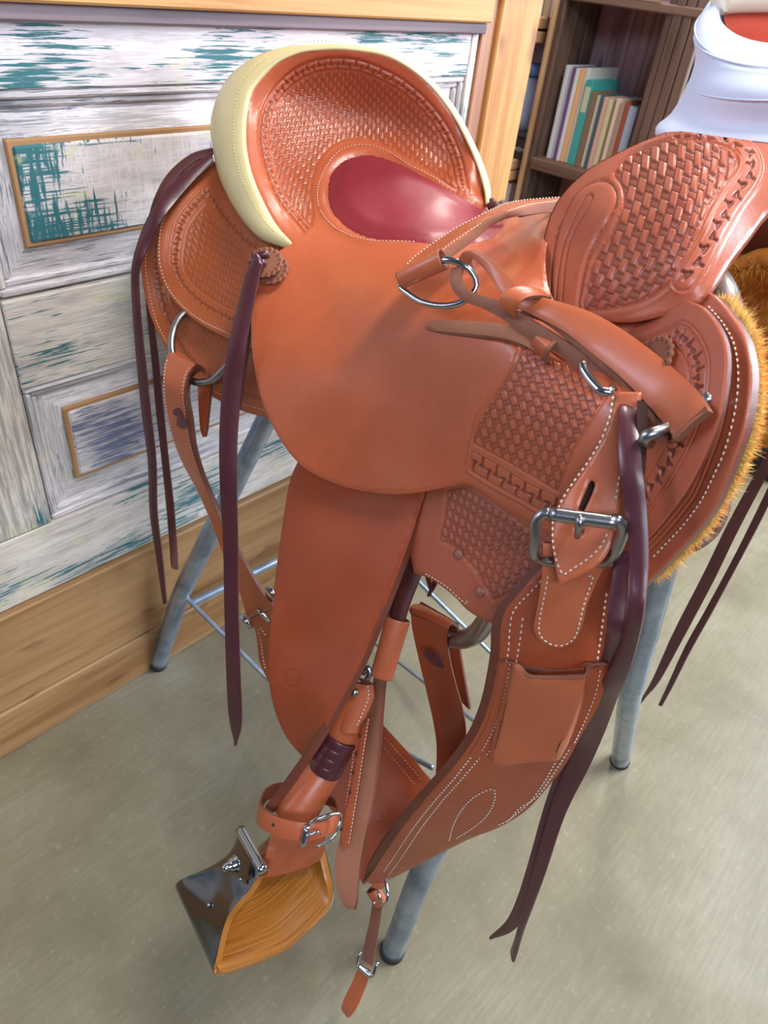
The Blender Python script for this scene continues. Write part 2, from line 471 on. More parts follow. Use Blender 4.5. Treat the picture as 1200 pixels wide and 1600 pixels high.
# ------------------------------------------------------------------ materials
class NT:
    def __init__(s, name):
        s.m = bpy.data.materials.new(name); s.m.use_nodes = True; s.t = s.m.node_tree
        s.n = s.t.nodes; s.l = s.t.links; s.b = s.n['Principled BSDF']
    def node(s, ty, **kw):
        x = s.n.new(ty)
        for k, v in kw.items(): setattr(x, k, v)
        return x
    def lk(s, a, b): s.l.new(a, b)
    def coord(s, scale=(1, 1, 1), rot=(0, 0, 0), loc=(0, 0, 0)):
        tc = s.node('ShaderNodeTexCoord'); mp = s.node('ShaderNodeMapping')
        mp.inputs['Scale'].default_value = scale; mp.inputs['Rotation'].default_value = rot; mp.inputs['Location'].default_value = loc
        s.lk(tc.outputs['Object'], mp.inputs[0]); return mp.outputs[0]
    def noise(s, vec, sc, det=3, rough=.5, dist=0.):
        x = s.node('ShaderNodeTexNoise'); x.inputs['Scale'].default_value = sc; x.inputs['Detail'].default_value = det
        x.inputs['Roughness'].default_value = rough; x.inputs['Distortion'].default_value = dist
        s.lk(vec, x.inputs['Vector']); return x.outputs['Fac']
    def ramp(s, fac, stops, interp='LINEAR'):
        x = s.node('ShaderNodeValToRGB'); x.color_ramp.interpolation = interp
        e = x.color_ramp.elements
        while len(e) > 1: e.remove(e[-1])
        e[0].position = stops[0][0]; e[0].color = (*stops[0][1], 1) if len(stops[0][1]) == 3 else stops[0][1]
        for p, c in stops[1:]:
            q = e.new(p); q.color = (*c, 1) if len(c) == 3 else c
        s.lk(fac, x.inputs[0]); return x.outputs[0]
    def mix(s, fac, a, b, mode='MIX'):
        x = s.node('ShaderNodeMix', data_type='RGBA', blend_type=mode)
        for i, q in ((0, fac), (6, a), (7, b)):
            if isinstance(q, (int, float)): x.inputs[i].default_value = q
            elif isinstance(q, tuple): x.inputs[i].default_value = (*q, 1)
            else: s.lk(q, x.inputs[i])
        return x.outputs[2]
    def math(s, op, a, b=None):
        x = s.node('ShaderNodeMath', operation=op)
        for i, q in ((0, a), (1, b)):
            if q is None: continue
            if isinstance(q, (int, float)): x.inputs[i].default_value = q
            else: s.lk(q, x.inputs[i])
        return x.outputs[0]
    def bump(s, h, strength, dist=.001, nrm=None):
        x = s.node('ShaderNodeBump'); x.inputs['Strength'].default_value = strength; x.inputs['Distance'].default_value = dist
        s.lk(h, x.inputs['Height']); 
        if nrm is not None: s.lk(nrm, x.inputs['Normal'])
        return x.outputs[0]
    def col(s, c):
        if isinstance(c, tuple): s.b.inputs['Base Color'].default_value = (*c, 1)
        else: s.lk(c, s.b.inputs['Base Color'])
    def nor(s, x): s.lk(x, s.b.inputs['Normal'])
    def set(s, **kw):
        for k, v in kw.items(): s.b.inputs[k.replace('_', ' ')].default_value = v

def lin(r, g, b):
    f = lambda c: (c / 255 / 12.92) if c / 255 <= .04045 else ((c / 255 + .055) / 1.055) ** 2.4
    return (f(r), f(g), f(b))

def leather(name, base, dark, rough=.36, coat=.35, grain=.35, deep=None, mott=.5):
    a = NT(name); v = a.coord()
    n1 = a.noise(v, 14, 4, .6); n2 = a.noise(v, 160, 3, .6)
    c = a.mix(a.ramp(n1, [(.3, (0, 0, 0)), (.75, (1, 1, 1))]), base, tuple(.5 * x + .5 * y for x, y in zip(base, dark)))
    c = a.mix(a.math('MULTIPLY', a.ramp(n2, [(.5, (0, 0, 0)), (.8, (1, 1, 1))]), mott * .5), c, dark)
    at = a.node('ShaderNodeAttribute', attribute_name='tone')
    c = a.mix(at.outputs['Fac'], c, deep or tuple(.45 * x for x in dark))
    a.col(c)
    g = a.noise(v, 900, 2, .5); g2 = a.noise(v, 60, 3, .5)
    a.nor(a.bump(g2, .12, .004, a.bump(g, grain, .0004)))
    a.set(Roughness=rough, Coat_Weight=coat, Coat_Roughness=.22, Specular_IOR_Level=.5)
    r = a.math('ADD', a.math('MULTIPLY', n1, .16), rough - .08); a.lk(r, a.b.inputs['Roughness'])
    return a.m
def plain(name, c, rough=.5, metal=0., bumpn=0, bscale=300, var=0., coat=0.):
    a = NT(name); v = a.coord()
    n = a.noise(v, bscale * .2, 3)
    a.col(a.mix(a.math('MULTIPLY', n, var), c, tuple(.55 * x for x in c)) if var else c)
    a.set(Roughness=rough, Metallic=metal, Coat_Weight=coat)
    if bumpn: a.nor(a.bump(a.noise(v, bscale, 3), bumpn, .0006))
    return a.m
def wood(name, c1, c2, knot, axis=0, sc=1., rough=.55, knots=True, bump_=.25):
    """c1/c2 pale and dark grain, long direction = axis"""
    a = NT(name); s = [26 * sc] * 3; s[axis] = 1.6 * sc
    v = a.coord(tuple(s)); v2 = a.coord(tuple([150 * sc if i != axis else 3 * sc for i in range(3)])); v3 = a.coord(tuple([22 if i != axis else 9 for i in range(3)]))
    n = a.noise(v, 1, 6, .6, .5); f = a.noise(v2, 1, 3, .6)
    c = a.ramp(n, [(.30, c1), (.50, tuple(.6 * x + .4 * y for x, y in zip(c1, c2))), (.62, c2)])
    c = a.mix(a.math('MULTIPLY', a.ramp(f, [(.45, (0, 0, 0)), (.7, (1, 1, 1))]), .4), c, c2)
    if knots:
        k = a.noise(v3, 1.0, 2, .4); c = a.mix(a.ramp(k, [(.64, (0, 0, 0)), (.76, (.8, .8, .8))]), c, knot)
    a.col(c); a.set(Roughness=rough); a.nor(a.bump(f, bump_, .0012))
    return a.m

LE = lin
M_seat = leather('seat_leather', lin(200, 104, 66), lin(174, 80, 50), .36, .35, .25, lin(110, 46, 32))
M_jock = leather('front_leather', lin(196, 102, 70), lin(168, 80, 58), .40, .35, .3, lin(108, 48, 38))
M_skirt = leather('skirt_leather', lin(190, 98, 50), lin(160, 74, 36), .42, .2, .3, lin(108, 50, 28))
M_fender = leather('fender_leather', lin(176, 80, 42), lin(150, 62, 34), .42, .25, .3, lin(96, 42, 26))
M_strap = leather('strap_leather', lin(196, 106, 68), lin(176, 84, 52), .40, .3, .3, lin(110, 50, 34))
M_cinch = leather('cinch_leather', lin(180, 86, 50), lin(150, 66, 40), .38, .35, .3, lin(100, 44, 30))
M_edge = leather('burnished_edge', lin(120, 62, 46), lin(92, 44, 34), .45, .1, .8, lin(60, 28, 22))
M_flesh = leather('flesh_side', lin(148, 96, 76), lin(112, 68, 54), .85, 0., 1.0, lin(80, 44, 36))
M_tanflesh = leather('pale_flesh', lin(190, 128, 98), lin(164, 102, 76), .8, 0., .8, lin(90, 50, 36))
M_burg = leather('burgundy_pad', lin(150, 44, 58), lin(126, 34, 48), .46, .2, .5, lin(70, 16, 26), .15)
M_lat = leather('latigo_string', lin(88, 40, 50), lin(62, 26, 36), .38, .6, .35, lin(30, 12, 18), .3)
M_latb = leather('latigo_brown', lin(96, 48, 46), lin(66, 30, 32), .5, .15, .35, lin(30, 12, 14), .3)
M_raw = leather('rawhide', lin(232, 222, 172), lin(218, 202, 140), .42, .3, .1, lin(150, 130, 80), .1)
M_thread = plain('white_thread', lin(238, 226, 208), .7)
M_steel = plain('stainless_steel', lin(196, 204, 212), .16, 1.0)
M_cover = plain('polished_cover', lin(128, 134, 144), .13, 1.0)
M_brush = plain('brushed_steel', lin(168, 170, 174), .3, 1.0, .15, 500)
M_rivet = plain('copper_rivet', lin(186, 128, 112), .38, .45, .5, 260, .5)
M_wrap = plain('horn_wrap_cloth', lin(214, 222, 238), .8, 0., .35, 700, .06)
M_cap = plain('horn_cap_hide', lin(240, 226, 200), .5, 0., .2, 300, .1)
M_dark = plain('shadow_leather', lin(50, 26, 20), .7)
def galv():
    a = NT('galvanised_tube'); v = a.coord(); n = a.noise(v, 26, 3, .6)
    a.col(a.ramp(n, [(.25, lin(128, 142, 160)), (.5, lin(164, 180, 200)), (.75, lin(190, 202, 214))]))
    a.set(Roughness=.36, Metallic=.75); a.nor(a.bump(n, .12, .001)); return a.m
M_galv = galv()
def stirrup_wood():
    a = NT('stirrup_wood'); 
    at = a.node('ShaderNodeAttribute', attribute_name='st'); mp = a.node('ShaderNodeMapping'); mp.inputs['Scale'].default_value = (10, 480, 1)
    a.lk(at.outputs['Vector'], mp.inputs[0]); n = a.noise(mp.outputs[0], 1, 4, .6, .3)
    mp2 = a.node('ShaderNodeMapping'); mp2.inputs['Scale'].default_value = (12, 40, 1); a.lk(at.outputs['Vector'], mp2.inputs[0]); n2 = a.noise(mp2.outputs[0], 1, 2)
    c = a.ramp(n, [(.32, lin(150, 92, 34)), (.5, lin(192, 126, 52)), (.7, lin(214, 150, 72))])
    a.col(a.mix(a.math('MULTIPLY', n2, .3), c, lin(160, 96, 34))); a.set(Roughness=.35, Coat_Weight=.5, Coat_Roughness=.2)
    a.nor(a.bump(n, .2, .0006)); return a.m
M_stw = stirrup_wood()
M_pine = wood('pine_board_x', lin(210, 162, 98), lin(176, 120, 62), lin(128, 72, 34), 0)
M_pine_low = wood('pine_baseboard', lin(176, 138, 94), lin(142, 100, 60), lin(104, 70, 42), 0, .8)
M_post = wood('pine_post', lin(212, 162, 96), lin(176, 118, 60), lin(128, 74, 36), 2)
M_postside = wood('pine_post_side', lin(178, 130, 100), lin(150, 100, 74), lin(110, 64, 44), 2)
M_crate = wood('crate_dark', lin(128, 104, 90), lin(84, 64, 56), lin(50, 36, 32), 2, 1., .7)
M_crateh = wood('crate_dark_shelf', lin(124, 98, 80), lin(84, 62, 50), lin(50, 36, 30), 1, 1., .7)
M_crateb = wood('crate_back', lin(160, 140, 150), lin(110, 92, 104), lin(48, 38, 44), 2, 1.2, .7)
M_cratel = wood('crate_light', lin(206, 172, 132), lin(168, 130, 92), lin(120, 84, 52), 2, 1., .6)

def door_paint(name, axis, patch_col, amount, yel=.4, cross=False, warm=(1, 1, 1), gk=.50):
    """worn white paint over teal over bare wood, brushed along axis"""
    a = NT(name)
    s1 = [300.] * 3; s1[axis] = 13; s2 = [8.] * 3; s2[axis] = 3.5; s3 = [60.] * 3; s3[axis] = 12
    st = a.noise(a.coord(tuple(s1)), 1, 5, .65, .4); big = a.noise(a.coord(tuple(s2), loc=(3.1, 0, 7.7)), 1, 2, .5)
    mid = a.noise(a.coord(tuple(s3)), 1, 4, .6)
    if cross:
        x1 = a.noise(a.coord((190, 190, 20)), 1, 4, .6, .3); st = a.math('MAXIMUM', a.math('MULTIPLY', st, .97), x1)
    white = a.ramp(mid, [(.3, lin(204, 196, 198)), (.5, lin(230, 223, 224)), (.7, lin(238, 230, 232))])
    grey = a.mix(a.ramp(st, [(.44, (1, 1, 1)), (.54, (0, 0, 0))]), white, lin(128, 128, 134))
    white2 = a.mix(1.0, a.mix(gk, white, grey), warm, 'MULTIPLY')
    m1 = a.math('ADD', a.math('MULTIPLY', big, 1.25), a.math('MULTIPLY', st, 1.4))
    msk = a.ramp(m1, [(1.18 - amount, (0, 0, 0)), (1.28 - amount, (1, 1, 1))]) if False else a.ramp(a.math('SUBTRACT', m1, 1.49 - amount), [(0.0, (0, 0, 0)), (.10, (1, 1, 1))])
    c = a.mix(msk, white2, patch_col)
    yl = a.noise(a.coord((11, 11, 19), loc=(1.3, 2.2, .4)), 1, 4, .6)
    c = a.mix(a.math('MULTIPLY', a.ramp(yl, [(.60, (0, 0, 0)), (.68, (1, 1, 1))]), yel), c, lin(214, 212, 160))
    a.col(c); a.set(Roughness=.62); a.nor(a.bump(st, .45, .0012)); return a.m
TEAL = lin(44, 106, 112); WARM = (.93, .90, .80)
M_railp = door_paint('worn_paint_rail', 0, TEAL, .08, .4, False, (1, .975, .985), .25)
M_raillow = door_paint('worn_paint_low_rail', 0, TEAL, .07, .4, False, WARM, .30)
M_panelp = door_paint('worn_paint_panel', 0, TEAL, .115, .6, True, (1, .98, .95), .3)
M_stilep = door_paint('worn_paint_stile', 2, TEAL, .06, .3, False, WARM, .6)
M_lowp = door_paint('worn_paint_low_panel', 0, lin(104, 110, 138), .10, .25)
M_mould = door_paint('worn_paint_moulding', 0, lin(120, 122, 126), .02, .2)
M_mouldv = door_paint('worn_paint_moulding_v', 2, lin(120, 130, 134), .06, .3)
M_bare = plain('bare_wood_edge', lin(176, 132, 88), .7, 0, .3, 200, .4)
def concrete():
    a = NT('floor_concrete'); v = a.coord()
    n = a.noise(v, 3.2, 5, .6, .2); n2 = a.noise(v, 70, 3, .6)
    br = a.noise(a.coord((14, 150, 1), rot=(0, 0, .9)), 1, 3, .6, .3)
    c = a.ramp(n, [(.32, lin(116, 108, 86)), (.5, lin(133, 125, 102)), (.68, lin(148, 141, 120))])
    c = a.mix(a.math('MULTIPLY', a.ramp(br, [(.42, (0, 0, 0)), (.62, (1, 1, 1))]), .30), c, lin(112, 104, 84))
    c = a.mix(a.math('MULTIPLY', a.ramp(n2, [(.6, (0, 0, 0)), (.75, (1, 1, 1))]), .25), c, lin(190, 184, 162))
    a.col(c); a.set(Roughness=.42, Specular_IOR_Level=.4); a.nor(a.bump(br, .06, .001)); 
    a.lk(a.math('ADD', a.math('MULTIPLY', n, .25), .3), a.b.inputs['Roughness']); return a.m
M_floor = concrete()
M_wallp = plain('plaster', lin(214, 210, 202), .8, 0, .1, 60, .1)
def fleece(name, c1, c2):
    a = NT(name); v = a.coord(); n = a.noise(v, 40, 4, .7); a.col(a.ramp(n, [(.35, c2), (.65, c1)]))
    a.set(Roughness=.95, Subsurface_Weight=.7, Subsurface_Scale=.012); a.nor(a.bump(a.noise(v, 220, 3, .7), .5, .003)); return a.m
M_fleece = fleece('fleece_gold', lin(255, 214, 128), lin(252, 196, 104))
M_fleece2 = fleece('fleece_orange', lin(255, 184, 88), lin(236, 148, 62))

# ================================================================== THE SETTING
def struct(o): o['kind'] = 'structure'; return o
def sempty(name):
    o = bpy.data.objects.new(name, None); COL.objects.link(o); o['kind'] = 'structure'; o.empty_display_size = .05; return o
WY = 1.012                                             # face of the counter made of old doors
struct(box('floor', M_floor, None, (-2.5, -3.0, -.06), (4.2, 3.6, 0.0), .001))
struct(box('wall_back', M_wallp, None, (-2.5, 3.5, 0), (4.2, 3.6, 2.9), .001))
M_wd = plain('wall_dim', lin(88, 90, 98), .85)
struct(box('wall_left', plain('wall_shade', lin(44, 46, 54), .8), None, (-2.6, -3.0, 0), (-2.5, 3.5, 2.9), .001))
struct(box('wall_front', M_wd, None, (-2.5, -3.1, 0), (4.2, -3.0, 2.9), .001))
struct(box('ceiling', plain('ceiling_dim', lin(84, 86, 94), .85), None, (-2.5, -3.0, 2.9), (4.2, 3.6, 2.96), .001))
struct(box('wall_right', M_wallp, None, (4.2, -3.0, 0), (4.3, 3.5, 2.9), .001))
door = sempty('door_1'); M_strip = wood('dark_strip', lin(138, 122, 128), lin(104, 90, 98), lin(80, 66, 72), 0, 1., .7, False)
def dp(name, m, x0, x1, z0, z1, y0, y1=1.04, b=.003, lb=None):
    o = box(name, m, door, (x0, y0, z0), (x1, y1, z1), b)
    if lb: o['label'] = lb
    return o
XL, XR = .360, 1.330
dp('door_core', M_bare, -.70, 1.40, .30, 1.30, 1.03, 1.07)
dp('stile', M_stilep, .02, .356, .478, 1.193, WY, b=.002)
dp('stile', M_stilep, XR + .002, 1.353, .478, 1.193, WY, b=.002)
dp('rail', M_railp, .358, XR, 1.122, 1.193, WY, b=.002)
dp('rail', M_raillow, .358, XR, .731, .867, WY, b=.002)
dp('rail_cap', M_strip, -.70, 1.353, 1.1945, 1.2125, .996, 1.04, .002, 'dark purple grey strip under the pine beam')  # strip of dark purple-grey wood between the beam and the door rail
dp('rail', M_raillow, -.60, 1.353, .3360, .476, WY, b=.002)
dp('rail', M_railp, -.60, .018, .478, 1.193, WY, b=.002)
def frame(z0, z1, pz0, pz1, px0, px1, mp):
    # ogee moulding in two steps, mitred look by four bars each
    for (o_, w, y) in ((0, .011, WY + .003), (.011, .010, WY + .010)):
        dp('moulding', M_mould, XL + o_, XR - o_, z1 - o_ - w, z1 - o_, y, 1.045, .003)
        dp('moulding', M_mould, XL + o_, XR - o_, z0 + o_, z0 + o_ + w, y, 1.045, .003)
        dp('moulding', M_mouldv, XL + o_, XL + o_ + w, z0 + o_ + w, z1 - o_ - w, y, 1.045, .003)
        dp('moulding', M_mouldv, XR - o_ - w, XR - o_, z0 + o_ + w, z1 - o_ - w, y, 1.045, .003)
    # sloped field around the raised panel
    a = .021
    V = [(XL + a, WY + .018, z0 + a), (XR - a, WY + .018, z0 + a), (XR - a, WY + .018, z1 - a), (XL + a, WY + .018, z1 - a),
         (px0, WY + .010, pz0), (px1, WY + .010, pz0), (px1, WY + .010, pz1), (px0, WY + .010, pz1)]
    for k, nm in ((0, 'panel_slope'), (1, 'panel_slope'), (2, 'panel_slope'), (3, 'panel_slope')):
        j = (k + 1) % 4; W_ = [V[k], V[j], V[4 + j], V[4 + k]]; W2 = W_ + [(x, 1.045, z) for x, y, z in W_]
        mesh_obj(nm, W2, [(0, 1, 2, 3), (7, 6, 5, 4), (0, 4, 5, 1), (1, 5, 6, 2), (2, 6, 7, 3), (3, 7, 4, 0)], M_mould if k % 2 == 0 else M_mouldv, door, smooth=False)
    dp('panel_edge', M_bare, px0, px1, pz0, pz1, WY + .004, 1.045, .002, 'bare brown wood edge around the raised panel')
    dp('raised_panel', mp, px0 + .006, px1 - .006, pz0 + .005, pz1 - .006, WY + .001, 1.045, .004)
frame(.871, 1.122, .932, 1.067, .408, 1.268, M_panelp)
frame(.478, .731, .540, .678, .413, 1.268, M_lowp)
for x, z, r in ((.02, .87, .0015),): pass
# boards nailed around the doors
tr = sempty('trim_1')
box('beam', M_pine, tr, (-.7, .985, 1.2134), (1.353, 1.062, 1.300), .003)
box('countertop', M_pine, tr, (-.7, .955, 1.301), (1.62, 1.65, 1.335), .004)
pl = sempty('baseboard_back')
box('plank', M_pine_low, pl, (-.7, .995, .001), (1.40, 1.035, .114), .003)
box('plank', M_pine_low, pl, (-.7, .999, .116), (1.40, 1.035, .334), .003)
post = sempty('trim_2')
box('post_side_board', M_postside, post, (1.356, 1.008, 0), (1.3955, 1.055, 1.300), .002)
box('post_board', M_post, post, (1.397, .998, 0), (1.535, 1.035, 1.300), .003)
box('post_core', M_postside, post, (1.397, 1.036, 0), (1.53, 1.60, 1.300), .002)

# ------------------------------------------------------------------ crates used as a bookcase, facing -x
XB = 1.95
bk = thing('bookcase', 'dark brown wooden crate bookcase behind the pine post, with a row of books', 'bookcase', (XB, 1.05, 0))
def bb(n, m, lo, hi, b=.002): return box(n, m, bk, lo, hi, b)
Y0, Y1 = .925, 1.201           # right and left inner faces
ZS = .884                      # top of the shelf
for k, (y0, y1) in enumerate(((Y0 - .028, Y0 - .002),)): pass
for x0, x1 in ((XB, XB + .062), (XB + .066, XB + .128), (XB + .132, XB + .19)):
    bb('side_panel', M_crate, (x0, Y1, .40), (x1, Y1 + .018, 1.30)); bb('side_panel', M_crate, (x0, Y0 - .018, .40), (x1, Y0, 1.30))
bb('corner_post', M_crate, (XB - .006, Y0 - .042, .40), (XB + .020, Y0 - .020, 1.30))
bb('corner_post', M_crate, (XB - .004, Y0 - .066, .40), (XB + .016, Y0 - .044, 1.30))
bb('corner_post', M_crate, (XB - .002, Y0 - .094, .40), (XB + .016, Y0 - .069, 1.30))
bb('back_panel', M_dark, (XB + .207, Y0 - .02, .40), (XB + .212, Y1 + .02, 1.30))
for i in range(5):
    y = Y0 + .002 + i * .0575
    bb('back_plank', M_crateb, (XB + .191, y, .40), (XB + .206, y + .0568, 1.30))
bb('shelf', M_crateh, (XB - .012, Y0 - .002, ZS - .030), (XB + .19, Y1, ZS), .003)
bb('shelf', M_crateh, (XB - .008, Y0 - .12, 1.252), (XB + .19, Y1, 1.272), .003)
bb('shelf', M_crateh, (XB - .012, Y0 - .002, .50), (XB + .19, Y1, .53), .003)
bb('slat', M_cratel, (XB - .010, Y0 + .02, 1.274), (XB + .004, Y1, 1.33), .002)['label'] = 'pale slat across the top of the crate'
# the row of books: (colour of spine, thickness, height, depth, cover)
bcol = [((214, 222, 226), .011, .228), ((196, 206, 214), .010, .224), ((112, 88, 150), .011, .227), ((220, 224, 226), .009, .226), ((232, 186, 130), .014, .228),
        ((206, 214, 210), .012, .230), ((64, 172, 168), .022, .205), ((132, 112, 90), .016, .182), ((206, 202, 186), .010, .176), ((72, 106, 124), .013, .180),
        ((214, 176, 160), .011, .176), ((212, 204, 168), .013, .172), ((150, 140, 100), .008, .174), ((222, 210, 190), .014, .178), ((170, 148, 128), .012, .172),
        ((176, 90, 72), .010, .176), ((172, 196, 226), .024, .168)]
bl = ['tall white book at the left end of the bookcase row', 'pale grey book beside the leftmost white book', 'purple spined book among the tall books', 'thin white book between the purple and the cream orange book',
      'cream orange spined tall book', 'pale grey green tall book before the turquoise one', 'turquoise spined book in the middle of the row', 'brown spined shorter book right of the turquoise book', 'ivory book left of the dark blue spine',
      'dark slate blue book in the right half of the row', 'salmon pink thin book right of the slate blue spine', 'straw yellow book in the right half of the row', 'thin olive book in the right half of the row', 'thick cream book right of the thin olive spine',
      'tan brown book left of the rust red spine', 'rust red book beside the light blue one', 'light blue book at the right end of the row']
y = Y1 - .022; M_page = plain('book_pages', lin(224, 214, 190), .8)
for i, (c, th, hh) in enumerate(bcol):
    th *= .97
    mc = plain('book_cover', lin(*c), .5, 0, 0, 300, .15)
    dep_ = .165 if i in (5,) else .14 if i < 7 else .12 + .01 * math.sin(i * 2.3)
    b = thing('book', bl[i], 'book', (XB + .06, y - th / 2, ZS), 'books in a row on the bookcase shelf')
    lean = -.01
    x0 = XB + .03 + .004 * math.sin(i * 1.7)
    box('spine', mc, b, (x0, y - th, ZS), (x0 + .004, y, ZS + hh), .0012)
    box('cover', mc, b, (x0 + .0045, y - .0018, ZS), (x0 + dep_, y, ZS + hh), .0006); box('cover', mc, b, (x0 + .0045, y - th, ZS), (x0 + dep_, y - th + .0018, ZS + hh), .0006)
    box('pages', M_page, b, (x0 + .0045, y - th + .0020, ZS + .002), (x0 + dep_ - .003, y - .0020, ZS + hh - .003), .0004)
    if i in (6,): box('title_block', plain('book_print', lin(196, 206, 170), .6), b, (x0 - .0006, y - th + .003, ZS + .13), (x0 - .0001, y - .003, ZS + .19), .0001)
    y -= th + .0012
# two upright notebooks in the lower dark compartment
for k, (yy, zz) in enumerate(((1.10, .80), (1.07, .79))):
    b = thing('notebook', ['white edged notebook left of its twin in the dark lower compartment', 'white edged notebook right of its twin in the dark lower compartment'][k], 'book', (XB + .1, yy, .53), 'notebooks in the lower compartment')
    box('cover', plain('notebook_white', lin(198, 204, 222), .6), b, (XB + .10, yy, .53), (XB + .25, yy + .008, zz), .001)
    box('pages', M_page, b, (XB + .102, yy + .0085, .532), (XB + .245, yy + .0125, zz - .004), .001)
# the pale crates left of it, seen past the post
cr = thing('wooden_crate', 'pale wooden crate column between the pine post and the dark bookcase', 'crate', (XB, 1.3, 0))
def cb(n, m, lo, hi, b=.002): return box(n, m, cr, lo, hi, b)
cb('side_panel', M_cratel, (XB - .012, 1.2205, .30), (XB + .004, 1.232, 1.33)); cb('side_panel', M_crate, (XB + .006, 1.2205, .30), (XB + .34, 1.229, 1.33))
cb('side_panel', M_cratel, (XB - .012, 1.62, .30), (XB + .34, 1.64, 1.33)); cb('back_plank', M_crateb, (XB + .345, 1.236, .30), (XB + .36, 1.64, 1.33))
for z in (.50, .806, .836, 1.150, 1.182): cb('slat', M_cratel, (XB - .010, 1.259, z), (XB + .34, 1.618, z + .026))
for k, (y0, w, z1, c, lb_) in enumerate(((1.254, .030, 1.10, (150, 168, 204), 'blue grey fabric bag standing in the pale crate'),)):
    b = thing('fabric_bag', lb_, 'bag', (XB + .05, 1.325, .935))
    lathe('bag_body', plain('bag_cloth', lin(146, 164, 200), .8, 0, .4, 120, .3), b, (XB + .07, 1.298, .935), (0, 0, 1), [(.001, .0), (.048, .0), (.056, .03), (.055, .09), (.045, .12), (.038, .13), (.001, .135)], 20)
    lathe('bag_flap', plain('bag_top', lin(96, 130, 190), .8), b, (XB + .07, 1.298, .925), (0, 0, 1), [(.001, .146), (.044, .146), (.042, .168), (.030, .172), (.001, .172)], 20)
b = thing('storage_tin', 'black tin with pale lettering under the blue bag', 'tin', (XB + .07, 1.32, .863))
box('tin_body', plain('tin_black', lin(40, 40, 44), .4), b, (XB + .012, 1.238, .8635), (XB + .13, 1.350, .920), .004); box('tin_lid', plain('tin_lid', lin(58, 58, 62), .4), b, (XB + .010, 1.237, .9205), (XB + .132, 1.352, .934), .003)
mk = plain('pale_lettering', lin(206, 206, 200), .6)
for j, (dy, w) in enumerate(((.020, .007), (.031, .006), (.040, .006), (.049, .006), (.058, .006))):
    for q in ((0, 0, w, .0018), (0, .008, w, .0098), (0, 0, .0016, .0098)) if j % 2 == 0 else ((0, 0, .0016, .0098), (0, .004, w, .0058)):
        box('letter', mk, b, (XB + .0105, 1.306 - dy - q[2], .885 + q[1]), (XB + .0118, 1.306 - dy - q[0], .885 + q[3]), .0001, kind='stuff')
for k in range(5):
    c = [(190, 180, 170), (120, 110, 116), (206, 200, 206), (150, 130, 120), (178, 172, 184)][k]
    b = thing('magazine', ['beige', 'dark grey', 'white', 'brown', 'pale violet'][k] + ' magazine spine in the lowest visible pale crate', 'magazine', (XB + .05, 1.275 + k * .02, .526), 'magazines in the pale crate')
    box('cover', plain('mag_cover', lin(*c), .5), b, (XB + .03, 1.236 + k * .02, .5265), (XB + .032, 1.254 + k * .02, .79), .0005); box('pages', M_page, b, (XB + .0325, 1.237 + k * .02, .5265), (XB + .2, 1.253 + k * .02, .788), .0005)
for k in range(4):
    b = thing('paperback', ['white paperback nearest the crate side, top compartment', 'tan paperback in the top compartment of the pale crate', 'grey paperback third in the top compartment of the pale crate', 'cream paperback fourth in the top compartment of the pale crate'][k], 'book', (XB + .05, 1.275 + k * .022, 1.209), 'paperbacks at the top of the pale crate')
    box('cover', plain('pb_cover', lin(*[(224, 226, 230), (190, 160, 120), (150, 150, 156), (220, 208, 180)][k]), .5), b, (XB + .02, 1.236 + k * .022, 1.2085), (XB + .0225, 1.255 + k * .022, 1.30), .0005)
    box('pages', M_page, b, (XB + .023, 1.237 + k * .022, 1.2085), (XB + .15, 1.254 + k * .022, 1.298), .0005)
# blue cloth and white jug beyond the bookcase
bc = thing('blue_jacket', 'blue denim jacket hanging beyond the bookcase, behind the wrapped horn', 'jacket', (2.55, .95, .95))
M_den = plain('denim', lin(58, 108, 170), .85, 0, .5, 90, .45)
def cloth(name, y0, y1, z0, z1, x, m, folds):
    V = []; F = []; n = 40
    for side in (0, 1):
        for i in range(n + 1):
            t = i / n; yy = y0 + (y1 - y0) * t; w = .018 * math.sin(t * folds * 6.283) + .008 * math.sin(t * 17)
            for k in range(7): 
                q = k / 6; V.append((x + w * (.5 + q * .5) + side * .02, yy, z1 + (z0 - z1) * q))
    o2 = (n + 1) * 7
    for i in range(n):
        for k in range(6):
            a = i * 7 + k; F.append((a, a + 1, a + 8, a + 7)); F.append((o2 + a + 7, o2 + a + 8, o2 + a + 1, o2 + a))
        a = i * 7; F.append((a, a + 7, o2 + a + 7, o2 + a)); F.append((a + 6, o2 + a + 6, o2 + a + 13, a + 13))
    for k in range(6): F.append((k, o2 + k, o2 + k + 1, k + 1)); a = n * 7; F.append((a + k + 1, o2 + a + k + 1, o2 + a + k, a + k))
    return mesh_obj(name, V, F, m, bc)
cloth('jacket_body', .62, 1.06, 1.02, 1.40, 2.55, M_den, 4); cloth('jacket_sleeve', .99, 1.09, .98, 1.36, 2.50, plain('denim_light', lin(120, 160, 216), .85, 0, .4, 90, .3), 2)
box('hem_band', plain('hem_navy', lin(52, 60, 84), .8), bc, (2.52, .60, .985), (2.57, 1.02, 1.018), .004)
cb2 = thing('dark_cabinet', 'black cabinet standing behind the bookcase, white jug on it', 'cabinet', (2.7, .75, 0))
box('cabinet_body', plain('cabinet_black', lin(26, 26, 30), .5), cb2, (2.46, .30, .002), (2.95, 1.10, .875), .004); box('cabinet_top', plain('cabinet_top', lin(34, 34, 38), .4), cb2, (2.45, .29, .876), (2.96, 1.11, .896), .004)
jg = thing('white_jug', 'white jug standing on the black cabinet behind the horn', 'jug', (2.50, .985, .897))
lathe('jug_body', plain('jug_white', lin(232, 236, 244), .3), jg, (2.505, .985, .897), (0, 0, 1), [(.001, 0), (.034, 0), (.046, .02), (.046, .05), (.030, .075), (.026, .085), (.001, .086)], 20)
